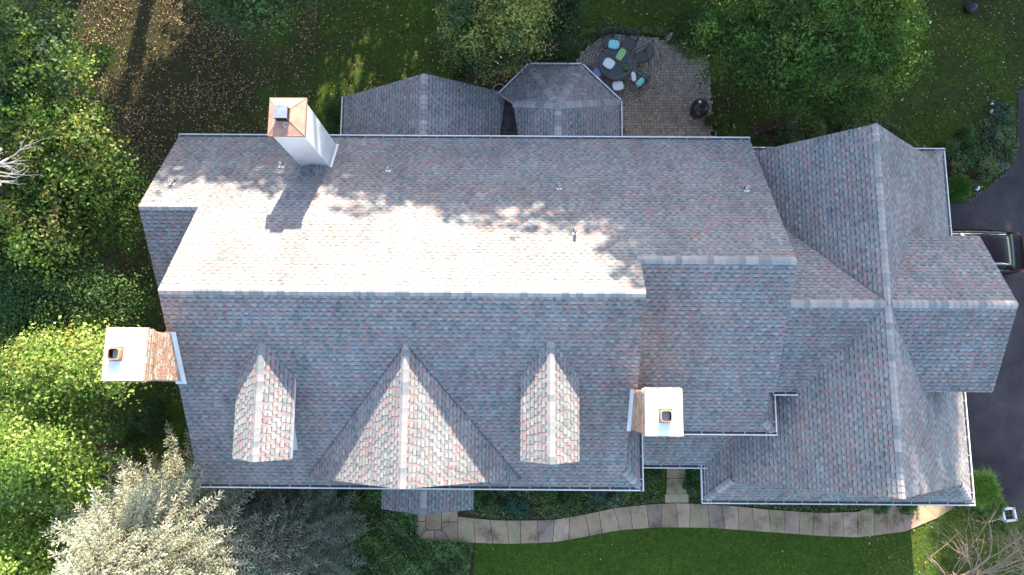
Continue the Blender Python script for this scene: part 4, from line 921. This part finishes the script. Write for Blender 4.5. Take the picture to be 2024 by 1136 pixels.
# ------------------------------------------------------------------ CAR (nose to the garage, west)
def paint(name, col, rough, coat):
    m, n, l, b = nt(name, rough, .5); b.inputs['Base Color'].default_value = (*col, 1); b.inputs['Coat Weight'].default_value = coat; b.inputs['Specular IOR Level'].default_value = .2; b.inputs['Coat Roughness'].default_value = .03; b.inputs['Metallic'].default_value = 0; return m
M['carp'] = paint('maroon_car_paint', (.010, .0025, .003), .3, 0); M['carglass'] = paint('green_tinted_glass', (.008, .03, .025), .04, 1); M['chrome'] = simple('chrome', (.8, .8, .82), .12, .03, 5, .5, 1); M['lamp'] = paint('tail_lamp_red', (.45, .01, .015), .15, 1)
cp = at(1975, 500, 0.3); car = empty('car', (18.8, cp.y + .07, G + .03), 'dark maroon sedan with a dark green rear window parked nose-in by the garage', 'car')
def loft(secs, mats, name, smooth=True, mif=None):
    b = MB()
    for i in range(len(secs) - 1):
        for j in range(len(secs[0]) - 1): b.face([secs[i][j], secs[i + 1][j], secs[i + 1][j + 1], secs[i][j + 1]], mi=mif(i, j) if mif else 0)
    b.face(secs[0][::-1]); b.face(secs[-1]); return b.build(name, mats, car, smooth=smooth, weld=True)
xs = np.linspace(-2.4, 2.4, 25); secs = []
for x in xs:
    t = abs(x) / 2.4; w = .97 * (1 - .14 * t ** 5 - .05 * t ** 2) * (1 if t < .985 else .93); top = .86 + .06 * math.cos(x * .6) - (.13 * max(0, (-x - 1.0)) ** 1.2 if x < -1 else 0) - (.05 * max(0, x - 1.7)); bot = .22 + (.12 * max(0, t - .8) * 5 * .3)
    prof = []
    for (a, zz) in ((-.93, 0), (-1.0, .25), (-1.0, .55), (-.985, .8), (-.93, .93), (-.8, .985), (-.4, 1.02), (0, 1.03), (.4, 1.02), (.8, .985), (.93, .93), (.985, .8), (1.0, .55), (1.0, .25), (.93, 0)): prof.append(Vector((x, a * w, bot + (top - bot) * zz)))
    secs.append(prof)
loft(secs, M['carp'], 'body')
gx = [-1.15, -.8, -.45, -.1, .3, .7, 1.05, 1.4, 1.68, 1.95]; gz = [.88, 1.08, 1.25, 1.38, 1.43, 1.44, 1.42, 1.33, 1.17, .93]; secs = []
for x, z in zip(gx, gz):
    wb = .82 - .03 * abs(x - .3); f = (z - .88) / .56; wt = wb - .22 * f; secs.append([Vector((x, s * v, zz)) for s, v, zz in ((-1, wb + .02, .86), (-1, wb, .90), (-1, (wb + wt) / 2 + .03, .88 + (z - .88) * .55), (-1, wt, z - .03), (-1, wt * .75, z + .005), (0, 0, z + .02), (1, wt * .75, z + .005), (1, wt, z - .03), (1, (wb + wt) / 2 + .03, .88 + (z - .88) * .55), (1, wb, .90), (1, wb + .02, .86))])
loft(secs, [M['carp'], M['carglass']], 'roof', mif=lambda i, j: 1 if (i >= 7 or i <= 2) and 3 <= j <= 6 or (j in (1, 2, 7, 8) and 1 < i < 7) else 0)
for s in (-1, 1):
    b = MB(); b.tube([(gx[i], s * (.84 - .03 * abs(gx[i] - .3)), .905) for i in range(1, 9)], .018, 5); b.build('window_trim', M['chrome'], car)
    b = MB(); b.tube([(gx[i], s * ((.82 - .03 * abs(gx[i] - .3)) - .22 * (gz[i] - .88) / .56 + .015), gz[i] - .02) for i in range(2, 8)], .012, 5); b.build('window_trim', M['chrome'], car)
    b = MB(); b.box(-.75, -.55, s * .93 if s > 0 else -1.13, 1.13 if s > 0 else -.93, .92, 1.06, taper=.03); mr = b.build('wing_mirror', M['carp'], car)
    b = MB(); b.box(2.2, 2.385, s * .60 if s > 0 else -.84, .84 if s > 0 else -.60, .60, .74, taper=.01); b.build('tail_light', M['lamp'], car)
    b = MB(); b.box(.25, .45, s * .925 if s > 0 else -.945, .945 if s > 0 else -.925, .72, .76); b.build('door_handle', M['chrome'], car)
    for x in (-1.45, 1.4):
        b = MB(); b.tube([(x, s * .70, .32), (x, s * .925, .32)], .32, 18); wh = b.build('wheel', M['rubber'], car); b = MB(); b.tube([(x, s * .90, .32), (x, s * .935, .32)], .2, 12); b.build('rim', M['chrome'], wh)

# ------------------------------------------------------------------ GROUND COVER (uncountable)
def scatter(n, x0, x1, y0, y1, rng): return np.stack([rng.uniform(x0, x1, n), rng.uniform(y0, y1, n)], 1)
def clear(P):
    x, y = P[:, 0], P[:, 1]
    k = ~((x > -10.3) & (x < 8.5) & (y > -2.5) & (y < 9)) & ~((x > 7.5) & (x < 16.7) & (y > -3.5) & (y < 9)) & ~((x > -12.3) & (x < -10) & (y > 3) & (y < 9)) & ~((x > -6.7) & (x < 3.9) & (y > 8) & (y < 11.6))
    return k
drv = [(v.x, v.y) for v in drive]; wk = [(v.x, v.y) for v in A(*LO) + A(*UP)[::-1]]
def notin(P, polys):
    k = np.ones(len(P), bool)
    for po in polys:
        c = np.zeros(len(P), bool); x, y = P[:, 0], P[:, 1]
        for i in range(len(po)):
            (x0, y0), (x1, y1) = po[i], po[(i + 1) % len(po)]
            if y0 == y1: continue
            c ^= ((y0 > y) != (y1 > y)) & (x < (x1 - x0) * (y - y0) / (y1 - y0) + x0)
        k &= ~c
    return k
rg = np.random.default_rng(77); hard = [drv, wk, poly, [(v.x, v.y) for v in A((1313, 905), (1361, 905), (1361, 995), (1313, 996))]]
P = np.concatenate([scatter(120000, -26, 25, 8.5, 19, rg), scatter(62000, -24, 24, -10, -3.2, rg), scatter(15000, -24, -10, -4, 9, rg), scatter(12000, 16.5, 24, 8, 16, rg)]); P = P[clear(P) & notin(P, hard)]
th2 = (P[:, 1] > 8) & (rg.random(len(P)) < .58); P = P[~th2]; thin = (P[:, 0] < -9) & (P[:, 1] > -3) & (rg.random(len(P)) < .35 + .03 * (-9 - P[:, 0])); P = P[~thin]; n = len(P)
t = rg.random(n) * 2 * math.pi; L = rg.uniform(.05, .11, n); w = rg.uniform(.008, .018, n); d = np.stack([np.cos(t), np.sin(t), np.zeros(n)], 1); s = np.stack([-np.sin(t), np.cos(t), np.zeros(n)], 1) * w[:, None]
B = np.c_[P, np.full(n, G)]; V = np.stack([B - s, B + s, B + d * (L * .7)[:, None] + np.array([0, 0, 1.]) * (L * .6)[:, None]], 1)
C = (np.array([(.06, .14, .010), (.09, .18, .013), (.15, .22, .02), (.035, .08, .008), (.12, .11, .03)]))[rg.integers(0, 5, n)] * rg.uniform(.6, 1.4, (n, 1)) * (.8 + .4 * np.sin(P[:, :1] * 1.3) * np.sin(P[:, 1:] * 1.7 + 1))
C = C * np.where(P[:, 1:] > 8, .5, 1.35)  # tree shade put into the blade colour: back lawn darker, front lawn brighter
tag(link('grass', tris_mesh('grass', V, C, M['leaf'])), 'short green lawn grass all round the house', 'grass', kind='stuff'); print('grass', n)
# fallen leaves
P = np.concatenate([scatter(38000, -25, -9, 8, 19, rg), scatter(19000, -10, 24, 9, 19, rg), scatter(11000, -20, -10, -3, 10, rg), scatter(500, -5, 24, -9, -3.5, rg), scatter(1100, 14, 21, -9, -3.5, rg)])
P = P[clear(P) & notin(P, [drv, wk])]; n = len(P); inp = ~notin(P, [poly]); P = P[~inp | (rg.random(n) < .25)]; n = len(P)
dr = np.sin(P[:, 0] * 1.1 + 2 * np.sin(P[:, 1] * .7)) * np.sin(P[:, 1] * 1.3 + np.sin(P[:, 0] * .9)) + .35 * np.sin(P[:, 0] * 4.3 + P[:, 1] * 3.1); P = P[rg.random(n) < np.clip(.55 + .5 * dr, .15, 1)]; n = len(P)
N = rg.normal(size=(n, 3)) * .5 + [0, 0, 1]; L = rg.uniform(.03, .11, n)
C = np.array([(.26, .16, .08), (.34, .23, .12), (.20, .10, .05), (.46, .36, .24), (.42, .28, .05), (.15, .08, .04), (.24, .13, .06)])[rg.integers(0, 7, n)] * rg.uniform(.6, 1.15, (n, 1))
tag(link('fallen_leaves', quads_mesh('fallen_leaves', leaf_quads(np.c_[P, G + .05 + rg.random(n) * .04], N, L, L * .7, rg), C, M['tintrough'])), 'brown and tan fallen leaves scattered over the lawn', 'leaves', kind='stuff')
# ivy
def cover(name, polys, dens, h, lsz, cols, label, cat='ground cover'):
    Ps = []
    for po in polys:
        po = [(v.x, v.y) for v in A(*po)]; x0, x1 = min(p[0] for p in po), max(p[0] for p in po); y0, y1 = min(p[1] for p in po), max(p[1] for p in po); Q = scatter(int(dens * (x1 - x0) * (y1 - y0)), x0, x1, y0, y1, rg); Ps.append(Q[~notin(Q, [po])])
    P = np.concatenate(Ps); n = len(P); hz = h * (.55 + .3 * np.sin(P[:, 0] * 3.1 + np.sin(P[:, 1] * 2.3) * 2) * np.sin(P[:, 1] * 2.7) + .15 * np.sin(P[:, 0] * 8 + P[:, 1] * 7)); z = G + np.clip(hz, .04, None) * rg.uniform(.6, 1.1, n)
    N = rg.normal(size=(n, 3)) * .5 + [0, 0, 1]; C = np.array(cols)[rg.integers(0, len(cols), n)] * rg.uniform(.6, 1.4, (n, 1)) * (1 + .35 * np.sin(P[:, :1] * 2.1 + 1) * np.sin(P[:, 1:] * 2.9)); L = lsz * rg.uniform(.7, 1.3, n)
    tag(link(name, quads_mesh(name, leaf_quads(np.c_[P, z], N, L, L * .75, rg), C, M['leaf'])), label, cat, kind='stuff')
IV = [(.06, .14, .025), (.09, .18, .035), (.12, .21, .045), (.05, .11, .07), (.20, .22, .06)]
cover('ivy', [[(600, 960), (835, 960), (826, 1010), (828, 1062), (880, 1066), (935, 1072), (925, 1150), (560, 1150)]], 950, .5, .085, IV, 'thick green ivy left of and below the porch roof')
cover('ground_cover', [[(935, 950), (1290, 950), (1312, 990), (1200, 1003), (1140, 1018), (1090, 1024), (985, 1026), (925, 1012)], [(1368, 930), (1780, 965), (1760, 1000), (1620, 1012), (1440, 996), (1368, 990)]], 420, .28, .08, IV + [(.09, .06, .03)], 'low mixed planting in the beds along the front walk')
cover('bed_plants', [[(1872, 330), (1900, 255), (1950, 232), (2003, 222), (2006, 300), (1985, 332), (1910, 388), (1880, 385)], [(1110, 95), (1165, 55), (1340, 58), (1400, 70), (1380, 88), (1290, 72), (1205, 66), (1165, 80), (1135, 118)], [(1640, 225), (1740, 232), (1820, 300), (1760, 320), (1660, 260)]], 560, .38, .09, [(.05, .12, .03), (.10, .17, .04), (.12, .17, .09), (.16, .18, .05), (.12, .09, .04)], 'mixed green bed plants by patio, garage and driveway')
cover('undergrowth', [[(-120, 560), (330, 560), (400, 900), (420, 1150), (-150, 1150)], [(-150, 0), (90, 0), (150, 300), (180, 560), (-150, 560)]], 40, .9, .10, [(.03, .06, .015), (.04, .08, .02), (.07, .08, .02)], 'leafy undergrowth below the trees left of the house')

# ------------------------------------------------------------------ THE WOOD NORTH OF THE LAWN (outside the frame; its shade falls on garden and roof)
def far_crown(seed, n=1500, lsz=.5):
    rg = np.random.default_rng(seed); V, C, _ = crown(rg, (0, 0, 0), (1, 1, 1), n // 6, 6, lsz, GD, .8, clump_r=.17, lobes=8, zmin=-1, shell=.25)
    return V, C
fm = []
for s in range(4):
    rg = np.random.default_rng(100 + s); V, C, _ = crown(rg, (0, 0, 0), (2.9, 2.9, 5.5), 330, 9, .5, GD, .8, clump_r=.62, lobes=8, zmin=-1, shell=.2); fm.append(quads_mesh('crown', V, C, M['leaf']))
tk = MB(); tk.tube([(0, 0, 0), (.1, 0, 6), (0, .1, 14)], [.32, .26, .12], 8); tkm = tk.mesh('trunk', M['bark'])
def skyline(x):
    if x < -13.8: return 23.6
    if x < -5.5: return 19.1
    if x < -2: return 19.4
    if x < 1.5: return 21.0
    if x < 4.0: return 21.4
    if x < 6.5: return 22.1
    if x < 10: return 23.3
    return 25.5
rgt = random.Random(8); NF = 'tall trees of the wood beyond the back lawn'
def far_tree(x, y, top, i):
    e = empty('forest_tree', (x, y, G), 'tall dark broadleaf tree of the wood beyond the back lawn', 'tree', NF)
    c = link('crown', fm[i % 4], e, (0, 0, top - G - 5.4)); c.rotation_euler = (0, 0, rgt.random() * 6); k = rgt.uniform(.92, 1.08); c.scale = (k, k, 1)
    link('trunk', tkm, e)
i = 0
for row, (y0, dz, st, dxo) in enumerate(((32, 0, 2.9, 0), (37.5, 2.3, 3.3, 1.4))):
    x = -38 + dxo
    while x < 46:
        xr = x + rgt.uniform(-.4, .4); notch = 18.2 + row * .8 < xr < 26.0 + row * .8
        tz = skyline(xr) + dz + rgt.uniform(-.7, .5) if not notch else 14.5 + dz
        far_tree(xr, y0 + rgt.uniform(-.8, .8), tz, i); x += st; i += 1
um = []
for s in range(3):
    rg = np.random.default_rng(200 + s); V, C, _ = crown(rg, (0, 0, 3.9), (1.9, 1.7, 4.6), 240, 9, .42, GD, .8, clump_r=.5, lobes=6, zmin=-1, shell=.15); um.append(quads_mesh('crown', V, C, M['leaf']))
for x in (1, 3, 5, 7, 9, 11, 13, 15, 23.5, 25, 27, 29, -8, -10, -22, -24, -26):  # unseen row added to block sun that would dapple the patio
    e = empty('sun_blocking_tree', (x, 29.6 + rgt.uniform(-.5, .5), G), 'unseen bushy tree added to block low sun beyond the back lawn', 'tree', 'unseen bushy trees added to shade lawn and patio'); c = link('crown', um[int(abs(x)) % 3], e); c.scale = (1, 1, 1.65)
x = -40  # unseen row added to block low sun; its gaps leave streaks on the lawn
while x < 46:
    if not (-19.7 < x < -12.3 or 16.4 < x < 21.7):
        e = empty('sun_blocking_tree', (x, 27 + rgt.uniform(-.7, .7), G), 'unseen bushy tree added to block low sun beyond the back lawn', 'tree', 'unseen bushy trees added to shade lawn and patio'); c = link('crown', um[i % 3], e); kx = .6 if -5.9 < x < -3.9 else 1; c.scale = (kx, 1, rgt.uniform(.9, 1.25)); i += 1
    x += 2.0
for x, y in ((19.0, 32), (20.1, 32.3), (23.9, 32), (25.2, 31.8), (19.9, 37), (21.0, 37.3), (24.7, 37), (26.2, 37.2)):   # unseen slender trees added either side of a gap to shape the sun strip
    e = empty('forest_tree', (x, y, G), 'unseen slender tree added to edge a strip of sun, beyond the back lawn', 'tree', 'unseen slender trees added to shape a strip of sun'); c = link('crown', fm[int(x) % 4], e, (0, 0, 19)); c.scale = (.44, .6, 1.1); link('trunk', tkm, e)
print('objects', len(bpy.data.objects))
